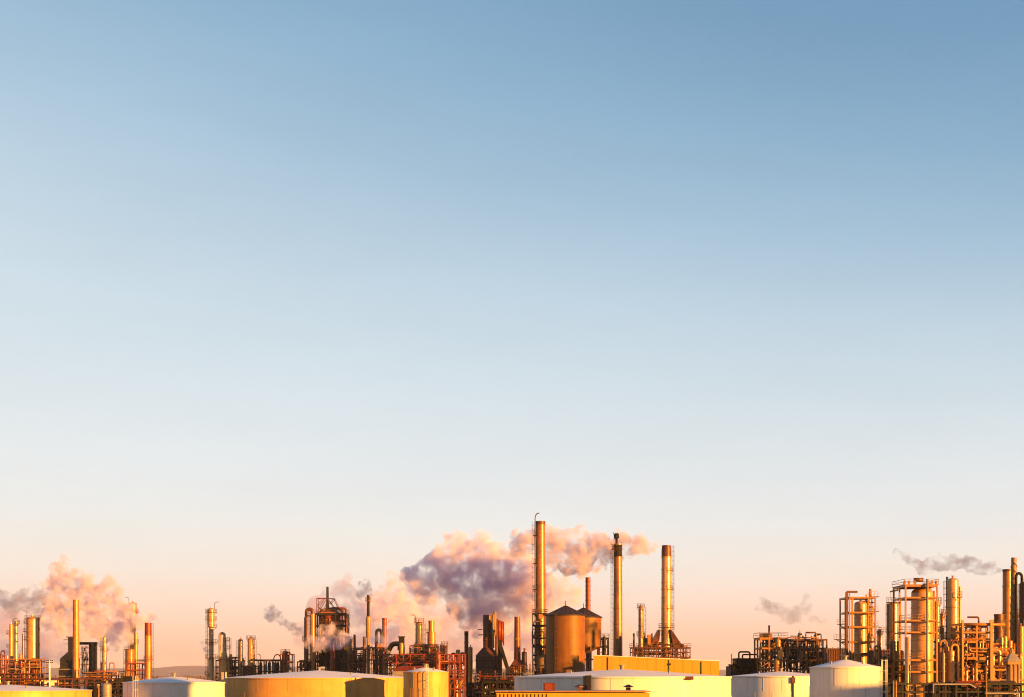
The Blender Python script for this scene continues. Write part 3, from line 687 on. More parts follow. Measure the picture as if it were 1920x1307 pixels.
pipework(T, 60, (765, 840), (1206, 1262), (1, 6), 92, [BROWN, RUST, BROWN, GOLD, DARK])
risers(T, 26, (716, 868), (1204, 1246), (2, 9), 94, [BROWN, RUST, GOLD, DARK, ALUD], .14, .45)
for q, yy in enumerate((1240.5, 1244.5)): T.part('header_pipe', MB().tube([(X(716), -.5+q, T.z(yy)), (T.x(854), -.5+q, T.z(yy))], .28, 8), [RUST, BROWN][q])
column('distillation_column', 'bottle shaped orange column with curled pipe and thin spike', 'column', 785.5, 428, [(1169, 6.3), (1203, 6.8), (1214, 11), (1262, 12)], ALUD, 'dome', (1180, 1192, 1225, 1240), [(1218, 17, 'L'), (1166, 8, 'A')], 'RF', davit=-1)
column('distillation_column', 'stepped yellow column right of the bottle shaped one', 'column', 809, 430, [(1164, 5.6), (1185, 5.6), (1186, 7.6), (1213, 7.8), (1224, 10), (1262, 10)], GOLD, 'open', (1186, 1200, 1214, 1235), [(1186, 10, 'L')], 'L')
column('slender_vessel', 'dark slim vessel with three aerials on top', 'vessel', 833.5, 426, [(1211, 3.6), (1262, 4)], BROWN, 'open', (1222, 1236), [(1210, 6, 'A')], 'L')
column('vertical_drum', 'red squat drum at the right foot of the stepped column', 'drum', 821, 415, [(1228, 6), (1262, 6.4)], RUST, 'dome', (1240,), [(1240, 9, 'R')])
T = Thing('shed', 'low building with dark red roof and black round hood behind the yellow tank', 'building', 764, 300)
boxes(T, [('wall', 736, 792, 1258, None, 0, 6, GREY)])
hood(T, 1249, 1258, 748, 790, 736, 793, -.3, 6.3, REDR, 'roof')
T.part('ventilation_hood', MB().lathe(dome(1.15, T.z(1250)-.1, .8)+[(1.15, T.z(1254))], 14, (T.x(754), 3)), SOOT)
T = frame('lattice_tower', 'red lattice trestle standing right of the narrow yellow tank', 'steel frame', 842, 872, 330, 4, [1226, 1240, 1256, 1272, 1290], 3, 1, RUST, brace=[(i, l, 1 if (i+l) % 2 else -1) for i in range(3) for l in range(5)], w=.24)
pipework(T, 22, (842, 870), (1262, 1306), (.3, 3.6), 93, [RUST, BROWN, GOLD, ALUD])
column('vertical_drum', 'orange drum low inside the red lattice trestle', 'drum', 855, 331.8, [(1276, 7), (1310, 7)], GOLD, 'dome', (1284, 1296))
column('smokestack', 'dark red slim stack left of the black furnace', 'smokestack', 874.5, 400, [(1184, 3.7), (1290, 4)], BROWN, 'open', (1205, 1230, 1255), cap=1192, group='smokestacks')
column('slender_vessel', 'bright yellow vessel pressed against the dark red slim stack', 'vessel', 882, 396, [(1215, 4.2), (1262, 4.2), (1275, 2.4)], GOLD, 'dome', (1240, 1258))
T = Thing('furnace', 'rusty black furnace with thick round stack and stepped hood', 'furnace', 912, 392)
X, Z = T.x, T.z
T.part('stack', MB().lathe([(X(922)-X(914), Z(1160)), (X(922.5)-X(914), Z(1153)), (X(923)-X(914), Z(1152.5)), (X(922.5)-X(914), Z(1215))], 20, (X(914), 3)), BROWN)
for y in (1153.5, 1168, 1188, 1200): rr = X(922.5)-X(914); T.part('band', MB().lathe([(rr, Z(y)+.2), (rr+.12, Z(y)), (rr, Z(y)-.2)], 20, (X(914), 3), False, False), RUST)
hood(T, 1214, 1229, 905, 924, 892, 930, 0, 6, BROWN)
boxes(T, [('radiant_box', 892, 930, 1229, 1263, 0, 6, BROWN), ('base_box', 900, 926, 1263, 1298, .3, 5.6, DARK), ('plinth', 878, 932, 1280, None, .8, 6, SOOT)])
for i in range(7):
    T.part('buckstay', MB().box((X(894.5+i*5.6), -.1, (Z(1230)+Z(1262))/2), (.22, .2, Z(1230)-Z(1262))), DARK)
for y in (1239, 1251): T.part('buckstay', MB().box((X(911), -.16, Z(y)), (X(931)-X(891), .2, .22)), DARK)
T.part('catwalk', MB().box((X(913), -.6, Z(1264)), (X(936)-X(888), 1.2, .15)), STEEL); T.part('railing', rail_mb([(X(888+i*8), -1.15, Z(1264)+.07) for i in range(7)]), RAIL)
for i, y in enumerate((1190, 1180)): T.part('platform', MB().box((X(901-i), 2, Z(y)), (X(907)-X(899), 2, .2)), DARK)
for i, (xa, y0, y1, m_, r_) in enumerate(((925, 1152, 1215, BEIGE, .32), (928, 1147, 1192, BEIGE, .42), (931, 1160, 1300, BROWN, .4), (936, 1163, 1200, RUST, .5), (941, 1165, 1205, RUST, .36), (928.5, 1219, 1290, GALV, .42), (944, 1166, 1210, BROWN, .18))):
    T.part('riser_pipe', MB().tube([(X(xa), -.4+i*.3, Z(y0)), (X(xa), -.4+i*.3, Z(y1))], r_, 10), m_)
T = Thing('conveyor_duct', 'black slanting duct leaning between the two furnaces', 'duct', 942, 393)
X, Z = T.x, T.z
T.part('duct', MB().bar((X(934), 0, Z(1198)), (X(951), 0, Z(1252)), 1.1, 1.5), SOOT)
T.part('duct_leg', MB().box((X(937), .2, Z(1205)/2), (1.3, 1.3, Z(1205))), SOOT)
T.part('duct_head', MB().box((X(934.5), 0, Z(1199)), (1.5, 1.6, 1.8)), SOOT)
T.part('duct_foot', MB().box((X(952), 0, Z(1250)/2), (1.2, 1.6, Z(1250))), DARK)
T = Thing('furnace', 'red brown furnace with slim flared stack and panelled base', 'furnace', 971, 398)
X, Z = T.x, T.z
T.part('stack', MB().lathe([(X(975)-X(970), Z(1162)), (X(975.6)-X(970), Z(1156)), (X(976)-X(970), Z(1210)), (X(976.5)-X(970), Z(1238))], 18, (X(970), 2)), RUST)
T.part('band', MB().lathe([(.95, Z(1196)), (1.02, Z(1197.5)), (.95, Z(1199))], 18, (X(970), 2), False, False), BEIGE)
hood(T, 1237, 1248, 964, 977, 957, 985, .2, 4, BROWN)
boxes(T, [('base_box', 956, 986, 1248, None, .4, 4, BROWN)])
for i in range(5):
    for j in range(2): T.part('panel', MB().box((X(959+i*6), .36, Z(1255+j*13)), (X(5)-X(0), .12, X(11.5)-X(0))), STEEL)
T.part('side_vessel', MB().lathe(dome(.75, Z(1224))+[(.75, Z(1250))], 12, (X(983), 1)), BROWN)
T.part('side_nozzle', MB().tube([(X(983), 1, Z(1224)), (X(983), 1, Z(1215)), (X(985.5), 1, Z(1218))], .22, 6), RUST)
pipework(T, 12, (955, 992), (1246, 1285), (-1.5, .2), 95, [BROWN, DARK, RUST, GREY])
T = frame('equipment_structure', 'dark low pipe frame between the furnaces and the white tank', 'steel frame', 905, 1012, 330, 6, [1278, 1292, 1303], 8, 1, SOOT, decks=(0, 1))
risers(T, 16, (884, 1006), (1256, 1292), (1, 6), 98, [BROWN, DARK, RUST, GREY, GOLD], .12, .34)
pipework(T, 60, (884, 1012), (1258, 1306), (.3, 5), 96, [DARK, GREY, BROWN, SOOT, RUST])

column('smokestack', 'tallest golden stack with gooseneck pipe at its top', 'smokestack', 1013, 420, [(978, 9.2), (1100, 10), (1262, 10.6)], OLDGOLD, 'open', (985, 1000, 1022, 1045, 1070, 1095, 1125, 1155, 1190), [(1004, 13.5, 'L'), (1056, 13.5, 'L'), (1105, 14, 'L'), (1150, 15, 'A')], 'L', cap=984, capm=BROWN, group='smokestacks')
T = Thing('gooseneck_pipe', 'thin gooseneck pipe rising over the tallest stack', 'pipe', 1003.5, 419)
T.part('riser', MB().tube([(0, 0, T.z(1260)), (0, 0, T.z(972)), (T.x(1004.5), 0, T.z(966)), (T.x(1007), 0, T.z(963)), (T.x(1011), 0, T.z(962))], .16, 8), BROWN)
T.part('support', MB().lathe([(.3, T.z(1259)), (.3, 0)], 8), BROWN)
for y in (985, 1030, 1080, 1130, 1180): T.part('clip', MB().box((.3, .2, T.z(y)), (.9, .2, .15)), DARK)
T = frame('service_structure', 'dark service frame wrapped around the foot of the tallest stack', 'steel frame', 999, 1024, 416, 2.4, [1150, 1172, 1195, 1212, 1228, 1245, 1262], 2, 1, DARK, decks=(0, 1, 3, 4), rails=(0,), brace=[(0, 1, 1), (1, 2, -1), (0, 3, 1), (1, 4, 1)], w=.3)
boxes(T, [('cabinet', 1006, 1023, 1229, 1252, -.6, .6, BEIGE), ('cabinet', 1010, 1018, 1152, 1160, -.4, .6, GOLD)])
pipework(T, 22, (998, 1024), (1165, 1262), (-.3, 2), 97, [DARK, RUST, BROWN, SOOT, GOLD])
for i, xx in enumerate((988, 994, 1000)):
    column('vent_pipe', ['leftmost', 'middle', 'rightmost'][i]+' of three stub vents between furnace and tallest stack', 'vent', xx, 390, [(1247-i*2, 1.2), (1275, 1.3)], [DARK, BROWN, RUST][i], 'dome', (1255,), group='stub vents')

# silos
def silo(label, pxc, D, hw, eave, apex, base_y=None):
    T = Thing('silo', label, 'silo', pxc, D, 'silos'); r = hw*T.k; ze, za = T.z(eave), T.z(apex); z0 = 0 if base_y is None else T.z(base_y)
    n = 9
    for i in range(n):
        a, b = z0+(ze-z0)*i/n, z0+(ze-z0)*(i+1)/n
        T.part('shell_course', MB().lathe([(r, b-.06), (r, a)], 40, cap0=False, cap1=False), SILO)
        T.part('hoop', MB().lathe([(r, b), (r+.05, b-.01), (r+.05, b-.05), (r, b-.06)], 40, cap0=False, cap1=False), SILO)
    rf = T.part('roof', MB().lathe([(.25, za), (r+.35, ze-.1), (r+.35, ze-.3), (r-.1, ze-.3)], 40, cap1=False), SILOR)
    MB().tube([(0, 0, za-.2), (0, 0, za+1.3)], .09, 6).build('mast', DARK, rf)
    for q in range(20):
        a = 2*math.pi*q/20; MB().bar((.3*math.cos(a), .3*math.sin(a), za+.02), ((r+.3)*math.cos(a), (r+.3)*math.sin(a), ze-.06), .09).build('roof_rib', SILOR, rf)
    if base_y is not None:
        T.part('floor', MB().lathe([(r, z0+.02), (r*.25, z0-1.8)], 24), SILO)
        for q in range(8):
            a = 2*math.pi*(q+.5)/8; T.part('leg', MB().box((r*.92*math.cos(a), r*.92*math.sin(a), z0/2), (.45, .45, z0), a), BROWN)
        T.part('ring_beam', MB().lathe([(r*.98, z0-3.4), (r*.98, z0-3.8)], 24, cap0=False, cap1=False), BROWN)
    T.part('ladder', ladder_mb(-r*.5, -r*.88, 1, ze, (-.5, -.86)), BROWN)
    return T
silo('large ochre silo with dark cone roof, the nearer of two', 1060.5, 370, 36.5, 1153, 1136)
silo('rear silo raised on legs, half hidden by the larger one', 1094, 402, 33.5, 1157, 1140, 1213)
column('smokestack', 'thin corrugated red stack rising behind the silos', 'smokestack', 1102.5, 440, [(1083, 4.6), (1262, 4.8)], RUST, 'open', tuple(range(1090, 1160, 9)), group='smokestacks')
T = frame('equipment_structure', 'dark cluster of pipes right of the rear silo', 'steel frame', 1122, 1141, 410, 4, [1196, 1212, 1230, 1250], 2, 1, DARK, decks=(0, 1, 2), rails=(0,))
pipework(T, 14, (1122, 1141), (1192, 1250), (.3, 3.6), 101, [DARK, SOOT, BROWN, GREY])
column('slender_vessel', 'small dark domed vessel standing at the right of the rear silo', 'vessel', 1133, 408, [(1195, 3.4), (1262, 3.6)], DARK, 'dome', (1210,))
column('smokestack', 'yellow stack with long black top half wrapped in steam', 'smokestack', 1158.5, 436, [(1020, 7.6), (1120, 8.2), (1262, 8.8)], OLDGOLD, 'open', (1060, 1092, 1115, 1141, 1170), [(1030, 10, 'L')], 'L', cap=1044, group='smokestacks', ridge=0)
T = Thing('flare_tip', 'black flare tip standing on the black-topped yellow stack', 'flare', 1156, 435.8)
T.part('riser', MB().lathe([(.35, T.z(1010)), (.4, T.z(1026))], 10), SOOT)
T.part('tip', MB().lathe([(.5, T.z(1000)), (.8, T.z(1002)), (.85, T.z(1008)), (.35, T.z(1011))], 12), SOOT)
T.part('pilot', MB().tube([(-.5, 0, T.z(1012)), (-.8, 0, T.z(1004)), (-.9, 0, T.z(998))], .1, 6), SOOT)
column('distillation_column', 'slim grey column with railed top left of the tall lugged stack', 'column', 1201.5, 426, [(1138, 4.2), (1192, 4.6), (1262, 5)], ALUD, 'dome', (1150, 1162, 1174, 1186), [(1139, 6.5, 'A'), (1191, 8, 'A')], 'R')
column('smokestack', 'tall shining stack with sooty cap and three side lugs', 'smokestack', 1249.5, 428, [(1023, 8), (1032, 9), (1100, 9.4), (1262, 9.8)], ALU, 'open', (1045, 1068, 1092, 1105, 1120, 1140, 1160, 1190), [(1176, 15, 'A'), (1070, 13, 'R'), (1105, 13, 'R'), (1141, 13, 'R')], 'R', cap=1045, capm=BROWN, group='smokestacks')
T = frame('furnace_deck', 'lattice deck carrying the foot of the lugged stack', 'steel frame', 1186, 1294, 424, 8, [1214, 1222, 1232], 12, 1, BROWN, decks=(0, 2), rails=(0,), brace=[(i, 0, 1 if i % 2 else -1) for i in range(12)]+[(i, 1, -1 if i % 2 else 1) for i in range(12)], w=.26)
X, Z = T.x, T.z
for a0, a1, b0, b1 in ((1258, 1261, 1264, 1284), (1236, 1240, 1218, 1236)):
    mb = MB(); q = [(X(a0), Z(1180)), (X(a1), Z(1181)), (X(b1), Z(1214)), (X(b0), Z(1214))]
    mb.add([(x, 2.0, z) for x, z in q]+[(x, 6.0, z) for x, z in q], [(0, 1, 2, 3), (7, 6, 5, 4), (0, 4, 5, 1), (1, 5, 6, 2), (2, 6, 7, 3), (3, 7, 4, 0)])
    T.part('slanted_duct', mb, BROWN)
    for t in (.2, .4, .6, .8):
        xa, za_ = X(a0)+(X(b0)-X(a0))*t, Z(1181)+(Z(1214)-Z(1181))*t; xb = X(a1)+(X(b1)-X(a1))*t
        T.part('duct_rib', MB().box(((xa+xb)/2, 1.92, za_), (xb-xa, .14, .18)), RUST)
boxes(T, [('burner_box', 1200, 1216, 1196, 1214, 2, 5, BROWN), ('burner_box', 1280, 1293, 1232, None, 1, 6, GOLD), ('cabinet', 1215, 1221, 1190, 1210, 1, 3, GOLD)])
for xx in (1190, 1210, 1224): T.part('vent', MB().tube([(X(xx), 3, Z(1214)), (X(xx), 3, Z(1187))], .28, 8), [BROWN, GOLD, GOLD][[1190, 1210, 1224].index(xx)])
pipework(T, 30, (1187, 1293), (1200, 1250), (-.3, 6), 103, [BROWN, RUST, GOLD, ALUD, DARK])

# ------------------------------------------------------------------ right: open process frame
T = frame('heater_block', 'black heater block with bent pipes on its roof', 'heater', 1376, 1426, 335, 7, [1246, 1262, 1275], 4, 1, SOOT, decks=(0,))
boxes(T, [('body', 1383, 1426, 1234, None, 1, 8, SOOT), ('lower_body', 1372, 1426, 1249, None, 1.5, 9, DARK)])
for a, b, y, q in ((1389, 1410, 1222, .2), (1396, 1425, 1227, .18)):
    T.part('roof_pipe', MB().tube(bend([(T.x(a), 3, T.z(1235)), (T.x(a), 3, T.z(y)), (T.x(b), 3, T.z(y)), (T.x(b), 3, T.z(1235))], .5), q, 8), DARK)
T.part('roof_post', MB().tube([(T.x(1372.5), 1, T.z(1246)), (T.x(1372.5), 1, T.z(1226))], .1, 6), BROWN)
T.part('railing', rail_mb([(T.x(1371+i*7), .3, T.z(1245)) for i in range(3)]), RAIL)
T = frame('process_structure', 'open three-floor steel process frame packed with vessels', 'steel frame', 1426, 1475, 330, 8, [1196, 1214, 1238, 1252, 1272], 3, 2, GOLD, decks=(0, 2), rails=(0,), brace=[(1, 0, 1), (2, 1, -1), (0, 2, 1), (1, 3, 1)], w=.36)
pipework(T, 40, (1428, 1474), (1198, 1265), (.4, 7.4), 111, [GOLD, RUST, BROWN, DARK, ALU])
T.part('roof_tank', MB().box((T.x(1440), 3, T.z(1191)), (T.x(20)-T.x(0), 3, 1.0)), GOLD)
T.part('roof_post', MB().box((T.x(1445), 2, T.z(1184)), (.4, .4, T.z(1172)-T.z(1196))), BROWN)
T = frame('process_structure', 'lower open steel frame with dark drums right of the packed one', 'steel frame', 1477, 1550, 328, 8, [1198, 1214, 1238, 1262], 4, 2, BROWN, decks=(2,), brace=[(0, 2, -1), (1, 2, 1), (2, 2, -1), (3, 2, 1)], w=.32)
pipework(T, 46, (1472, 1546), (1186, 1262), (.4, 7.4), 112, [DARK, BROWN, GOLD, SOOT, GREY])
boxes(T, [('panel', 1478, 1505, 1206, 1236, 3, 7.5, DARK), ('panel', 1520, 1545, 1222, 1237, 4, 7.5, DARK)])
for i, (a, y, hw, m_) in enumerate(((1459, 1205, 5, GOLD), (1464, 1224, 4.5, ALU), (1457, 1244, 6, GOLD), (1500, 1192, 4, GREY))):
    column('process_vessel', ['small golden vessel on the top floor of the packed frame', 'bright vessel on the middle floor of the packed frame', 'golden vessel on the lowest floor of the packed frame', 'grey upright pipe vessel rising from the lower frame'][i], 'vessel', a, 326.5 if i < 3 else 331, [(y-4, hw), (y+8, hw)], m_, 'dome', (y, y+6), base_z=pz([1214, 1238, 1272, 1238][i], 330)+.2)
for i, (a, y) in enumerate(((1488, 1222), (1512, 1219), (1530, 1228))):
    drum('horizontal_drum', ['left', 'middle', 'right'][i]+' horizontal drum inside the lower open frame', 'drum', a, y, 332, 2.2, .8, [DARK, GREY, DARK][i], group='drums in the lower open frame')

# shrubs / brown louvred block behind
def louvre_block(label, x0, x1, y0, D, depth, m, n):
    T = Thing('cooling_block', label, 'cooling unit', (x0+x1)/2, D, 'brown louvred cooling blocks'); zt = T.z(y0)
    T.part('body', MB().box((0, depth/2+.2, zt/2), (T.x(x1)-T.x(x0), depth, zt)), DARK)
    w = (T.x(x1)-T.x(x0))/n; sl = MB().box((0, 0, 0), (w*.62, .25, zt)).mesh('slat', m)
    for i in range(n):
        o = bpy.data.objects.new('slat', sl); COL.objects.link(o); o.parent = T.o; o.location = (T.x(x0)+w*(i+.5), 0, zt/2+(.12 if i % 3 else .3))
    return T
louvre_block('brown louvred block behind the small white tank, left of the vessel frame', 1550, 1589, 1216, 400, 8, BROWN, 12)
louvre_block('dark louvred block at the foot of the domed vessel frame', 1592, 1640, 1223, 345, 6, BROWN, 12)
louvre_block('brown louvred block between the domed vessel frame and the big column', 1645, 1676, 1219, 330, 6, RUST, 9)
louvre_block('lowest brown louvred block right of the small white tank', 1652, 1700, 1251, 300, 6, BROWN, 12)
T = frame('equipment_structure', 'orange shelf frame over the lowest louvred block', 'steel frame', 1642, 1704, 297, 5, [1247, 1262, 1274, 1292], 4, 1, GOLD, decks=(0, 2), rails=(0,))
pipework(T, 44, (1644, 1702), (1215, 1300), (.2, 4), 121, [GOLD, BROWN, DARK, GALV])
boxes(T, [('cabinet', 1679, 1697, 1221, 1246, 1, 4, GOLD)])
risers(T, 18, (1642, 1704), (1200, 1262), (1.5, 7), 122, [GOLD, ALU, RUST, BROWN, GALV], .12, .36)

# domed vessel in its frame
column('reactor_vessel', 'dark domed shining reactor vessel standing inside a tall frame', 'vessel', 1613.5, 342, [(1133, 11.5), (1262, 11.8)], ALU, 'dome', (1144, 1160, 1176, 1190, 1205), seg=32, ridge=2.2)
T = frame('vessel_structure', 'tall golden frame enclosing the dark domed reactor vessel', 'steel frame', 1588, 1640, 338, 7, [1119, 1147, 1174, 1202, 1226], 3, 1, xs=(1588, 1598, 1628, 1641), m= GOLD, decks=(), brace=[(2, 0, -1), (2, 1, -1), (2, 2, -1), (2, 3, -1)], w=.34)
X, Z = T.x, T.z
T.part('main_post', MB().box((X(1587), -.3, Z(1110)/2), (.55, .55, Z(1110))), BROWN)
T.part('main_post', MB().box((X(1592), -.4, Z(1112)/2), (.3, .3, Z(1112))), GOLD)
T.part('top_beam', MB().box((X(1597), -.3, Z(1110)), (X(1608)-X(1588), .5, .5)), BROWN)
for y, a in ((1170, 1575), (1199, 1569)):
    d = T.part('balcony', MB().box(((X(a)+X(1586))/2, 1.5, Z(y)), (X(1586)-X(a), 3.2, .15)), BROWN)
    rail_mb([(X(a), 0, Z(y)+.08), (X((a+1586)/2), 0, Z(y)+.08), (X(1586), 0, Z(y)+.08)]).build('railing', RAIL, d); rail_mb([(X(a), 0, Z(y)+.08), (X(a), 3, Z(y)+.08)]).build('railing', RAIL, d)
    MB().bar((X(a+2), 1, Z(y)-.1), (X(1586), 1, Z(y+10)), .16).build('strut', BROWN, d)
for lv in range(4):
    d = T.part('deck', MB().box((X(1600), 5, T.Zs[lv]+.05), (X(1604)-X(1588), 4, .1)), BROWN)
    d2 = T.part('deck', MB().box((X(1640), 3, T.Zs[lv]+.05), (X(1646)-X(1628), 6, .1)), BROWN)
    rail_mb([(X(1628+i*6), -.1, T.Zs[lv]+.1) for i in range(4)], w=.08).build('railing', GOLD, d2)
pipework(T, 34, (1624, 1648), (1112, 1235), (4, 7), 131, [GOLD, GOLD, BROWN, RUST, ALU])
T.part('roof_pipe', MB().tube([(X(1634), 1, Z(1120)), (X(1634), 1, Z(1104))], .3, 8), GOLD)
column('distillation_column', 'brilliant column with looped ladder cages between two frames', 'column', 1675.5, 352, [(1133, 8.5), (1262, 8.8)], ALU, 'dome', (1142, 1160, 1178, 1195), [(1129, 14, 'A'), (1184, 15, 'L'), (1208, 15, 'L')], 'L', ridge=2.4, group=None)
column('downcomer_pipe', 'straight golden pipe right of the brilliant column', 'pipe', 1688.5, 355, [(1126, 1.9), (1262, 1.9)], GOLD, 'open', (1150, 1180, 1200))
column('downcomer_pipe', 'straight golden pipe left of the brilliant column', 'pipe', 1664.5, 354, [(1132, 2.2), (1262, 2.2)], GOLD, 'open', (1150, 1180))
T = Thing('jib_crane', 'small dark jib arm above the brilliant column', 'crane', 1677, 352)
T.part('mast', MB().tube([(0, 0, T.z(1130)), (0, 0, T.z(1108))], .1, 6), BROWN); T.part('arm', MB().bar((T.x(1669), 0, T.z(1109.5)), (T.x(1684), 0, T.z(1106.5)), .3, .4), DARK)
T.part('stay', MB().bar((T.x(1670), 0, T.z(1109)), (T.x(1670), 0, T.z(1124)), .06), BROWN)

# big framed column
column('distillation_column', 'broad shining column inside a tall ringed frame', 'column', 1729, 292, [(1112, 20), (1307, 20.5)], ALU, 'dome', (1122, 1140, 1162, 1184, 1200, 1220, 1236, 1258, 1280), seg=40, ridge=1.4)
T = frame('column_structure', 'tall golden ringed frame around the broad shining column', 'steel frame', 1698, 1757, 287.5, 9, [1097, 1119, 1162, 1184, 1236, 1258, 1283], 1, 2, GOLD, decks=(0,), rails=(0,), w=.3)
X, Z = T.x, T.z
# a deck must leave room for the column: ring platforms instead at the lower floors
for y in (1162, 1184, 1236, 1258):
    d = T.part('ring_platform', MB().sector(20.8*T.k, 28*T.k, Z(y), .14, 0, 360, (X(1729), 4.6), 24), BROWN)
    rail_mb([(X(1729)+28*T.k*math.cos(R(a)), 4.6+28*T.k*math.sin(R(a)), Z(y)) for a in range(0, 360, 24)], closed=True, w=.06).build('railing', GOLD, d)
for i, (xx, y0, r_, m_) in enumerate(((1737, 1086, .28, GALV), (1752, 1090, .42, GOLD), (1760, 1088, .42, GOLD), (1765.5, 1102, .3, RUST), (1700, 1195, .3, GALV), (1746, 1092, .22, RUST))):
    dp_ = 6.5+.3*i if xx > 1740 else -.7
    T.part('riser_pipe', MB().tube([(X(xx), dp_, Z(y0)), (X(xx), dp_, .5)], r_, 10), m_)
T.part('roof_drum', MB().tube([(X(1719), 2, Z(1086)), (X(1736), 2, Z(1086))], .42, 10), BROWN)
for xx in (1697, 1705, 1716, 1748, 1756): T.part('roof_post', MB().box((X(xx), .3, Z(1093)), (.4, .4, X(9)-X(0))), GOLD)
pipework(T, 40, (1744, 1770), (1100, 1290), (5.5, 9), 141, [GOLD, RUST, GALV, BROWN])
for (xa, ya, xb, yb) in ((1700, 1301, 1716, 1286), (1700, 1302, 1724, 1302), (1700, 1301, 1696, 1288)): T.part('brace', MB().bar((X(xa), -1, Z(ya)), (X(xb), -1, Z(yb)), .2), GALV)
column('distillation_column', 'dazzling domed column with looped ladder and side davit', 'column', 1786.5, 312, [(1089, 10.5), (1262, 11)], ALU, 'dome', (1100, 1112, 1124, 1138, 1160, 1180), [(1119, 17, 'R'), (1196, 20, 'A')], 'L', ridge=2.0)
column('downcomer_pipe', 'golden pipe hugging the right of the dazzling domed column', 'pipe', 1799.5, 316, [(1100, 1.8), (1262, 1.8)], GOLD, 'open', (1130, 1160))
column('downcomer_pipe', 'black ladder trunk along the left of the dazzling domed column', 'pipe', 1776, 314, [(1082, 2.0), (1200, 3.0), (1262, 3.0)], DARK, 'open', tuple(range(1090, 1200, 12)))

T = frame('pipe_structure', 'wide golden pipe structure with tangled middle floors', 'steel frame', 1803, 1860, 300, 7, [1168, 1184, 1202, 1233, 1256, 1276], 2, 2, GOLD, decks=(2, 3), rails=(0,), brace=[(0, 4, 1)], w=.36)
X, Z = T.x, T.z
T.part('main_post', MB().box((X(1857.5), -.5, Z(1162)/2), (.65, .6, Z(1162))), GALV); T.part('main_post', MB().box((X(1803.5), -.5, Z(1163)/2), (.4, .4, Z(1163))), GALV)
T.part('top_pipe', MB().tube([(X(1805), 0, Z(1171)), (X(1884), 0, Z(1171))], .32, 10), GOLD)
T.part('top_pipe', MB().tube(bend([(X(1817), 1, Z(1157)), (X(1838), 1, Z(1157)), (X(1838), 1, Z(1170))], .4), .2, 8), BROWN)
pipework(T, 26, (1806, 1856), (1174, 1204), (.2, 6), 151, [RUST, BROWN, GOLD, BEIGE], .06, .14)
pipework(T, 110, (1802, 1860), (1198, 1242), (-.6, 6), 152, [GOLD, RUST, DARK, BROWN, GALV, ALU, GOLD])
pipework(T, 110, (1768, 1925), (1205, 1290), (1, 9), 153, [GOLD, RUST, BROWN, ALU, GOLD, GALV], .08, .34)
pipework(T, 60, (1806, 1858), (1240, 1285), (-.6, 6), 154, [BROWN, RUST, DARK, GOLD, GALV])
for i, (a, y, hw, m_, D_) in enumerate(((1775, 1214, 5, GOLD, 296), (1784, 1222, 5.5, ALU, 294), (1795, 1212, 3.5, BROWN, 298), (1769, 1225, 2.6, GREY, 290), (1812, 1248, 3, ALU, 294), (1830, 1254, 3, GOLD, 294), (1848, 1250, 3, BROWN, 294))):
    column('process_vessel', ['golden vessel left of the wide pipe structure', 'shining vessel in front of the golden one by the pipe structure', 'brown riser vessel beside the wide pipe structure', 'thin grey vessel right of the broad framed column', 'bright upright pot low at the left of the pipe structure', 'golden upright pot low at the middle of the pipe structure', 'brown upright pot low at the right of the pipe structure'][i], 'vessel', a, D_, [(y, hw), (1300, hw)], m_, 'dome', (y+8, y+20, y+34), overhead=(1 if i % 2 else -1, y+30, .22) if i < 3 else None)

risers(T, 44, (1765, 1925), (1192, 1275), (3, 10), 155, [GOLD, ALU, RUST, GALV, BROWN, GOLD], .14, .42)
# right-hand stacks
column('smokestack', 'short brown stack with lit drum at its foot by the right edge', 'smokestack', 1873, 318, [(1152, 8.8), (1262, 9.2)], BROWN, 'open', (1170, 1186, 1204, 1222), [(1172, 13, 'A')], 'R', group='smokestacks')
column('smokestack', 'sooty orange stack feeding the small steam trail at right', 'smokestack', 1889, 330, [(1068, 8.6), (1190, 9), (1262, 9)], GOLD, 'open', (1100, 1150, 1165, 1200), cap=1072, capm=BROWN, group='smokestacks')
T = column('smokestack', 'beige stack wound with a spiral strake, tallest at the right edge', 'smokestack', 1901, 325, [(1046, 4.6), (1120, 6.4), (1262, 7.4)], BEIGE, 'open', (), group='smokestacks')
def helix(T, y0, y1, hw0, hw1, turns, ph):
    pts = []
    n = int(turns*14)
    for i in range(n+1):
        t = i/n; a = 2*math.pi*turns*t+ph; r = (hw0+(hw1-hw0)*t)*T.k+.02; pts.append((r*math.cos(a), r*math.sin(a), T.z(y0+(y1-y0)*t)))
    T.part('strake', MB().tube(pts, .12, 5), BROWN)
helix(T, 1050, 1180, 4.7, 6.9, 4.5, 0); helix(T, 1050, 1180, 4.7, 6.9, 4.5, math.pi)
column('reactor_vessel', 'dark banded vessel cut off by the right picture edge', 'vessel', 1922, 322, [(1095, 10), (1262, 10.5)], BROWN, 'dome', (1110, 1125, 1140, 1155, 1170), [(1172, 16, 'A')], 'L')
T = Thing('arched_pipe', 'black arched pipe looping beside the dark banded vessel', 'pipe', 1906, 320)
T.part('arch', MB().tube([(T.x(1906), 0, T.z(1172)), (T.x(1905), 0, T.z(1085))]+[(T.x(1910.5-5.5*math.cos(R(a))), 0, T.z(1082-7*math.sin(R(a)))) for a in range(20, 181, 20)]+[(T.x(1916), 0, T.z(1092))], .32, 10), SOOT)
T.part('leg', MB().lathe([(.3, T.z(1172)), (.3, 0)], 8), DARK)
column('process_vessel', 'golden vessel below the dark banded vessel at right edge', 'vessel', 1914, 312, [(1176, 6), (1262, 6)], GOLD, 'dome', (1190, 1205, 1225))
column('process_vessel', 'twin golden drum at the foot of the sooty orange stack', 'vessel', 1893, 312, [(1203, 6), (1262, 6)], GOLD, 'dome', (1215, 1230))
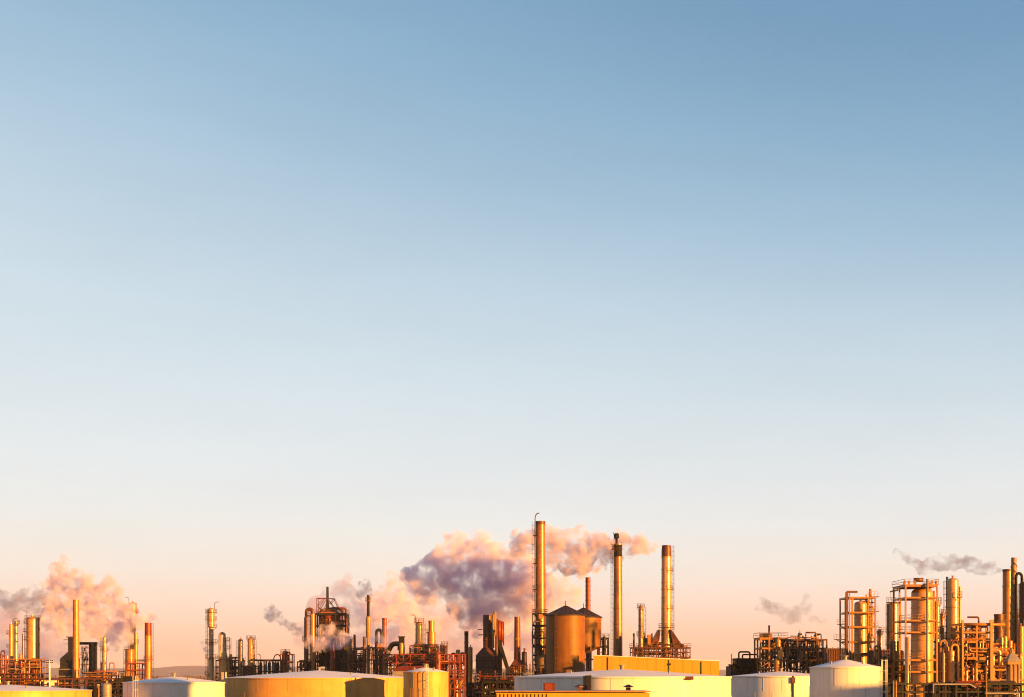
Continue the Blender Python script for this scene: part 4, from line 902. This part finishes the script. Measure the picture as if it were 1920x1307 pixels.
T = Thing('hopper', 'small grey hopper on bright tubular legs at lower right', 'hopper', 1902, 285)
X, Z = T.x, T.z
hood(T, 1224, 1240, 1899, 1905, 1889, 1916, 0, 2.6, GREY, 'cone')
boxes(T, [('skirt', 1890, 1915, 1240.2, 1246, .1, 2.5, BEIGE)])
for xx in (1896, 1903, 1911):
    for d_ in (.4, 2.1): T.part('leg', MB().lathe([(.3, Z(1246)), (.3, 0)], 10, (X(xx), d_)), GALV)
T.part('feed_pipe', MB().tube(bend([(X(1902), 1.3, Z(1225)), (X(1900), 1.3, Z(1214)), (X(1908), 1.3, Z(1232)), (X(1918), 1.3, Z(1244))], .3), .2, 8), BEIGE)

# low gear along the lower right
T = frame('pipe_rack', 'low dark pipe rack along the bottom of the right unit', 'pipe rack', 1652, 1935, 262, 6, [1281, 1296], 14, 1, DARK, decks=(), w=.26)
X, Z = T.x, T.z
T.part('handrail', MB().tube(bend([(X(1748), -.6, Z(1300)), (X(1748), -.6, Z(1283)), (X(1816), -.6, Z(1283)), (X(1828), -.6, Z(1290))], .2), .16, 6), GREY)
T.part('handrail', MB().tube(bend([(X(1845), -.6, Z(1300)), (X(1845), -.6, Z(1300)), (X(1910), -.6, Z(1300))], .2), .12, 6), GREY)
for xx, m_ in ((1674, GALV), (1679, GALV), (1848, BEIGE), (1760, DARK), (1790, DARK)): T.part('riser_pipe', MB().tube([(X(xx), -.4, Z(1276)), (X(xx), -.4, .5)], .16, 8), m_)
boxes(T, [('cabinet', 1655, 1700, 1279, 1312, 1, 5, SOOT), ('cabinet', 1750, 1790, 1286, 1312, .6, 5, SOOT), ('cabinet', 1800, 1850, 1290, 1312, 1, 5, DARK), ('cabinet', 1886, 1900, 1276, 1312, .4, 3, DARK), ('cabinet', 1851, 1862, 1278, 1312, .4, 3, DARK)])
pipework(T, 60, (1745, 1925), (1278, 1310), (-.3, 5), 161, [DARK, BROWN, GREY, RUST, SOOT, GOLD])
for i, a in enumerate((1868, 1874, 1880)): drum('horizontal_drum', ['front', 'middle', 'rear'][i]+' golden exchanger in the stack at lower right', 'drum', a, 1280+i*5, 266+i*3, 2.2, .4, GOLD, group='golden exchangers at lower right')

for i, (a, y, hw, m_, D_, od) in enumerate(((1757.5, 1128, 3.8, ALU, 306, None), (1767, 1150, 3.2, GOLD, 308, None), (1650, 1182, 4.2, ALU, 356, None), (1824, 1190, 5, GOLD, 311, (1, 1215, .3)), (1844, 1194, 4.2, ALUD, 313, None), (1905, 1150, 4.0, RUST, 334, None))):
    column('distillation_column', ['slim bright column close behind the ringed frame', 'short golden column between ringed frame and dazzling domed column', 'short bright column between domed vessel frame and brilliant column', 'golden domed column standing within the wide pipe structure', 'weathered column at the right inside the wide pipe structure', 'rust red column behind the spiral wound stack'][i], 'column', a, D_, [(y, hw), (1262, hw)], m_, 'dome', (y+12, y+26, y+44), [(y+2, hw+4, 'A'), (y+36, hw+4.5, 'L')], 'L', overhead=od)
# ------------------------------------------------------------------ steam

def steam_material(name, dens, scale, erode, aniso=0.0, soft=.2, det=5, color=(1, 1, 1)):
    m = bpy.data.materials.new(name); m.use_nodes = True
    t = m.node_tree; t.nodes.clear(); n = t.nodes.new; L = t.links.new
    out = n('ShaderNodeOutputMaterial'); pv = n('ShaderNodeVolumePrincipled')
    pv.inputs['Color'].default_value = color + (1,); pv.inputs['Anisotropy'].default_value = aniso
    pv.inputs['Density Attribute'].default_value = ''
    tcn = n('ShaderNodeTexCoord')
    nz = n('ShaderNodeTexNoise'); nz.inputs['Scale'].default_value = scale; nz.inputs['Detail'].default_value = det; nz.inputs['Roughness'].default_value = .6
    L(tcn.outputs['Object'], nz.inputs['Vector'])
    k = n('ShaderNodeMapRange'); k.interpolation_type = 'SMOOTHSTEP'; L(nz.outputs[0], k.inputs[0])
    k.inputs[1].default_value = erode; k.inputs[2].default_value = erode + soft; k.inputs[3].default_value = 0; k.inputs[4].default_value = dens
    L(k.outputs[0], pv.inputs['Density']); L(pv.outputs[0], out.inputs['Volume'])
    return m

def ico(sub):
    bm = bmesh.new(); bmesh.ops.create_icosphere(bm, subdivisions=sub, radius=1)
    vs = [v.co.copy() for v in bm.verts]; fs = [[v.index for v in f.verts] for f in bm.faces]; bm.free()
    return vs, fs
ICO1, ICO2 = ico(1), ico(2)

def steam_plume(label, D, blobs, mat, seed, kids=9, voxel=.45, band=2.2, rough=.3, flat=.8, group='steam plumes drifting over the plant'):
    rnd = random.Random(seed)
    s = D / FPX
    cx = sum(b[0] for b in blobs)/len(blobs); cz = sum(b[1] for b in blobs)/len(blobs)
    root = Vector((px(cx, D), D, pz(cz, D)))
    verts, faces = [], []
    def ball(c, r, tmpl):
        b0 = len(verts)
        for v in tmpl[0]: verts.append((c.x+v.x*r, c.y+v.y*r, c.z+v.z*r))
        faces.extend([[b0+i for i in f] for f in tmpl[1]])
    def rv():
        while True:
            v = Vector((rnd.uniform(-1, 1), rnd.uniform(-1, 1), rnd.uniform(-1, 1)))
            if .1 < v.length < 1: return v.normalized()
    for b in blobs:
        bx, by, br = b[:3]; dy = b[3] if len(b) > 3 else rnd.uniform(-.3, .3)*br
        c = Vector((px(bx, D), D+dy*s, pz(by, D))) - root; r = br*s
        ball(c, r*.9, ICO2)
        for _ in range(kids):
            d = rv(); r2 = r*rnd.uniform(.25, .55); c2 = c + Vector((d.x, d.y*flat, d.z))*r*rnd.uniform(.8, 1.1)
            ball(c2, r2, ICO2)
            for _ in range(3):
                d3 = (rv()+d*.7).normalized(); r3 = r2*rnd.uniform(.3, .5)
                ball(c2 + d3*r2*.95, r3, ICO1)
    me = bpy.data.meshes.new('steam_plume'); me.from_pydata(verts, [], faces); me.update()
    ob = bpy.data.objects.new('steam_plume', me); COL.objects.link(ob); ob.location = root
    me.materials.append(mat)
    rm = ob.modifiers.new('union', 'REMESH'); rm.mode = 'VOXEL'; rm.voxel_size = voxel
    tx = bpy.data.textures.get('billow') or bpy.data.textures.new('billow', 'CLOUDS')
    tx.noise_scale = 1.6; tx.noise_depth = 3
    dm = ob.modifiers.new('billow', 'DISPLACE'); dm.texture = tx; dm.texture_coords = 'LOCAL'; dm.strength = rough*8*s; dm.mid_level = .5
    ob['label'] = label; ob['category'] = 'steam'; ob['group'] = group; ob['kind'] = 'thing'
    return ob

M_steam = steam_material('dense_steam', .42, .21, .39, color=(.77, .69, .84), soft=.26)
M_arm = steam_material('mauve_steam', .55, .21, .40, color=(.68, .61, .76), soft=.26)
M_bank = steam_material('grey_bank', .34, .25, .38, color=(.62, .59, .69), soft=.28, aniso=.5)
M_soft = steam_material('soft_steam', .32, .22, .38, color=(.74, .67, .82), soft=.28)
M_left = steam_material('ragged_steam', .50, .22, .42, color=(.68, .61, .77), soft=.22)
M_thin = steam_material('thin_steam', .20, .12, .40, color=(.78, .71, .84), soft=.3, aniso=.35)
M_wisp = steam_material('mauve_wisp', .24, .3, .38, color=(.50, .46, .52), soft=.3, aniso=.6)
M_smoke = steam_material('grey_smoke', .55, .38, .38, color=(.55, .54, .65), aniso=.65, soft=.28)
steam_plume('long horizontal steam plume trailing from the tall lugged stack', 440,
    [(1241,1024,7),(1228,1026,11),(1210,1024,16),(1190,1022,21),(1165,1016,24),(1132,1024,29),(1100,1030,34),(1075,1030,37),(1048,1018,29),(1090,1052,24),(1150,1048,17),(1002,1008,27),(978,1014,22),(972,1032,18),(1040,1042,22)], M_arm, 3, kids=13, rough=.45, voxel=.4)
steam_plume('huge billowing steam cloud behind the tallest gooseneck stack', 475,
    [(785,1092,32),(835,1060,42),(888,1050,42),(940,1060,44),(985,1078,44),(930,1108,48),(880,1100,38),(975,1125,40),(868,1150,22),(898,1168,22),(945,1160,25),(985,1160,20),(1000,1135,22),(900,1132,36),(862,1126,26),(920,1152,30),(950,1135,34),(820,1098,28),(850,1020,22),(905,1015,18)], M_steam, 5, kids=14, rough=.45, voxel=.4)
steam_plume('peach steam puff right of the tallest gooseneck stack', 460, [(1032,1108,34),(1060,1122,25),(1040,1085,18),(1025,1135,20),(1078,1130,12)], M_soft, 6)
steam_plume('soft pale steam bank low behind the centre units', 620,
    [(735,1130,33),(765,1160,38),(690,1150,30),(640,1112,30),(660,1140,34),(800,1195,40),(850,1215,40),(930,1220,40),(1000,1225,38),(720,1200,44),(620,1180,40),(680,1215,40),(600,1140,30),(570,1190,30),(780,1130,36),(820,1160,40),(900,1190,44),(970,1190,40),(1040,1210,36),(760,1225,40)], M_thin, 7)
steam_plume('bright yellow steam knob above the centre bank', 600, [(740,1086,17),(742,1106,20),(735,1126,24),(755,1140,26),(770,1165,28),(700,1130,20),(800,1172,22),(720,1150,24)], M_soft, 8)
steam_plume('grey steam scrap beside the black-topped centre stack', 560, [(686,1098,12),(681,1108,11),(672,1115,9),(691,1108,8),(692,1114,5)], M_smoke, 9, voxel=.4)
steam_plume('lone grey steam puff left of the cracking tower', 560, [(508,1150,12),(515,1156,12),(500,1146,8),(528,1164,8),(538,1170,8),(548,1176,10),(560,1186,10),(572,1195,9)], M_smoke, 10, voxel=.4)
steam_plume('low white steam veil across the cracking tower front', 452, [(585,1192,11),(602,1188,14),(620,1185,16),(640,1192,13),(596,1212,11),(615,1206,14),(636,1208,13),(570,1208,9),(650,1200,10),(600,1200,14)], M_steam, 12, voxel=.35)
steam_plume('low steam puff beside the curled pipe vessel', 440, [(712,1192,10),(728,1188,12),(745,1188,10),(700,1198,10),(722,1205,11),(758,1192,8)], M_steam, 13, voxel=.35)
steam_plume('small steam puff crossing the black-topped yellow stack', 424, [(1185,1181,6),(1176,1177,8),(1166,1174,9),(1176,1192,9),(1160,1170,6),(1184,1196,6)], M_soft, 14, voxel=.35)
steam_plume('broad peach steam cloud over the left unit', 545,
    [(115,1085,26),(135,1095,28),(160,1102,26),(200,1108,24),(222,1122,15),(95,1105,18),(122,1052,11),(112,1062,10),(100,1132,24),(140,1125,26),(175,1130,24),(205,1140,22),(240,1140,16)], M_left, 15, kids=13, rough=.45, voxel=.45)
steam_plume('grey steam trail drifting off the left edge', 540,
    [(75,1118,19),(40,1127,22),(8,1124,20),(60,1140,18),(-15,1130,22),(25,1145,14)], M_bank, 16)
steam_plume('mauve steam roll across the left unit behind the golden stack', 548,
    [(100,1152,26),(130,1166,26),(165,1175,28),(195,1182,26),(232,1176,24),(262,1166,18),(285,1158,11),(215,1202,15),(245,1198,14),(150,1190,18)], M_steam, 17)
steam_plume('faint steam bank low behind the left columns', 640, [(90,1195,34),(40,1180,34),(5,1175,34),(120,1225,30),(70,1222,30),(150,1210,28),(20,1210,30),(180,1150,30),(230,1150,26)], M_thin, 18)
steam_plume('grey steam trail leaving the sooty orange stack at right', 332,
    [(1876,1069,5),(1864,1068,9),(1848,1064,12),(1826,1062,14),(1802,1056,13),(1782,1048,10),(1764,1062,12),(1748,1060,11),(1734,1066,13),(1722,1062,9),(1706,1052,8),(1694,1044,9),(1682,1036,8),(1757,1050,10),(1815,1052,12),(1836,1068,11),(1714,1056,9),(1792,1058,13),(1776,1058,12),(1858,1064,10),(1741,1052,9)], M_smoke, 19, voxel=.35)
steam_plume('faint mauve steam wisp over the open process frame', 400, [(1438,1136,15),(1462,1142,17),(1488,1150,17),(1508,1142,13),(1512,1120,8),(1525,1160,9),(1545,1168,7)], M_wisp, 20, voxel=.4)
steam_plume('thin steam streak left of the slim column with bright head', 520, [(378,1208,5),(385,1216,6),(391,1222,5)], M_smoke, 21, voxel=.3)

# ------------------------------------------------------------------ haze
hz_ = MB().box((0, 5200, 50), (18200, 12000, 102))
hm = bpy.data.materials.new('haze_air'); hm.use_nodes = True
hm.node_tree.nodes.clear()
ho = hm.node_tree.nodes.new('ShaderNodeOutputMaterial'); hv = hm.node_tree.nodes.new('ShaderNodeVolumePrincipled')
hv.inputs['Color'].default_value = (.95, .93, .95, 1); hv.inputs['Density'].default_value = 3.5e-5; hv.inputs['Anisotropy'].default_value = 0.2
hm.node_tree.links.new(hv.outputs[0], ho.inputs['Volume'])
haze = hz_.build('haze', hm); tag(haze, 'thin evening haze over the plain', None, None, 'stuff')
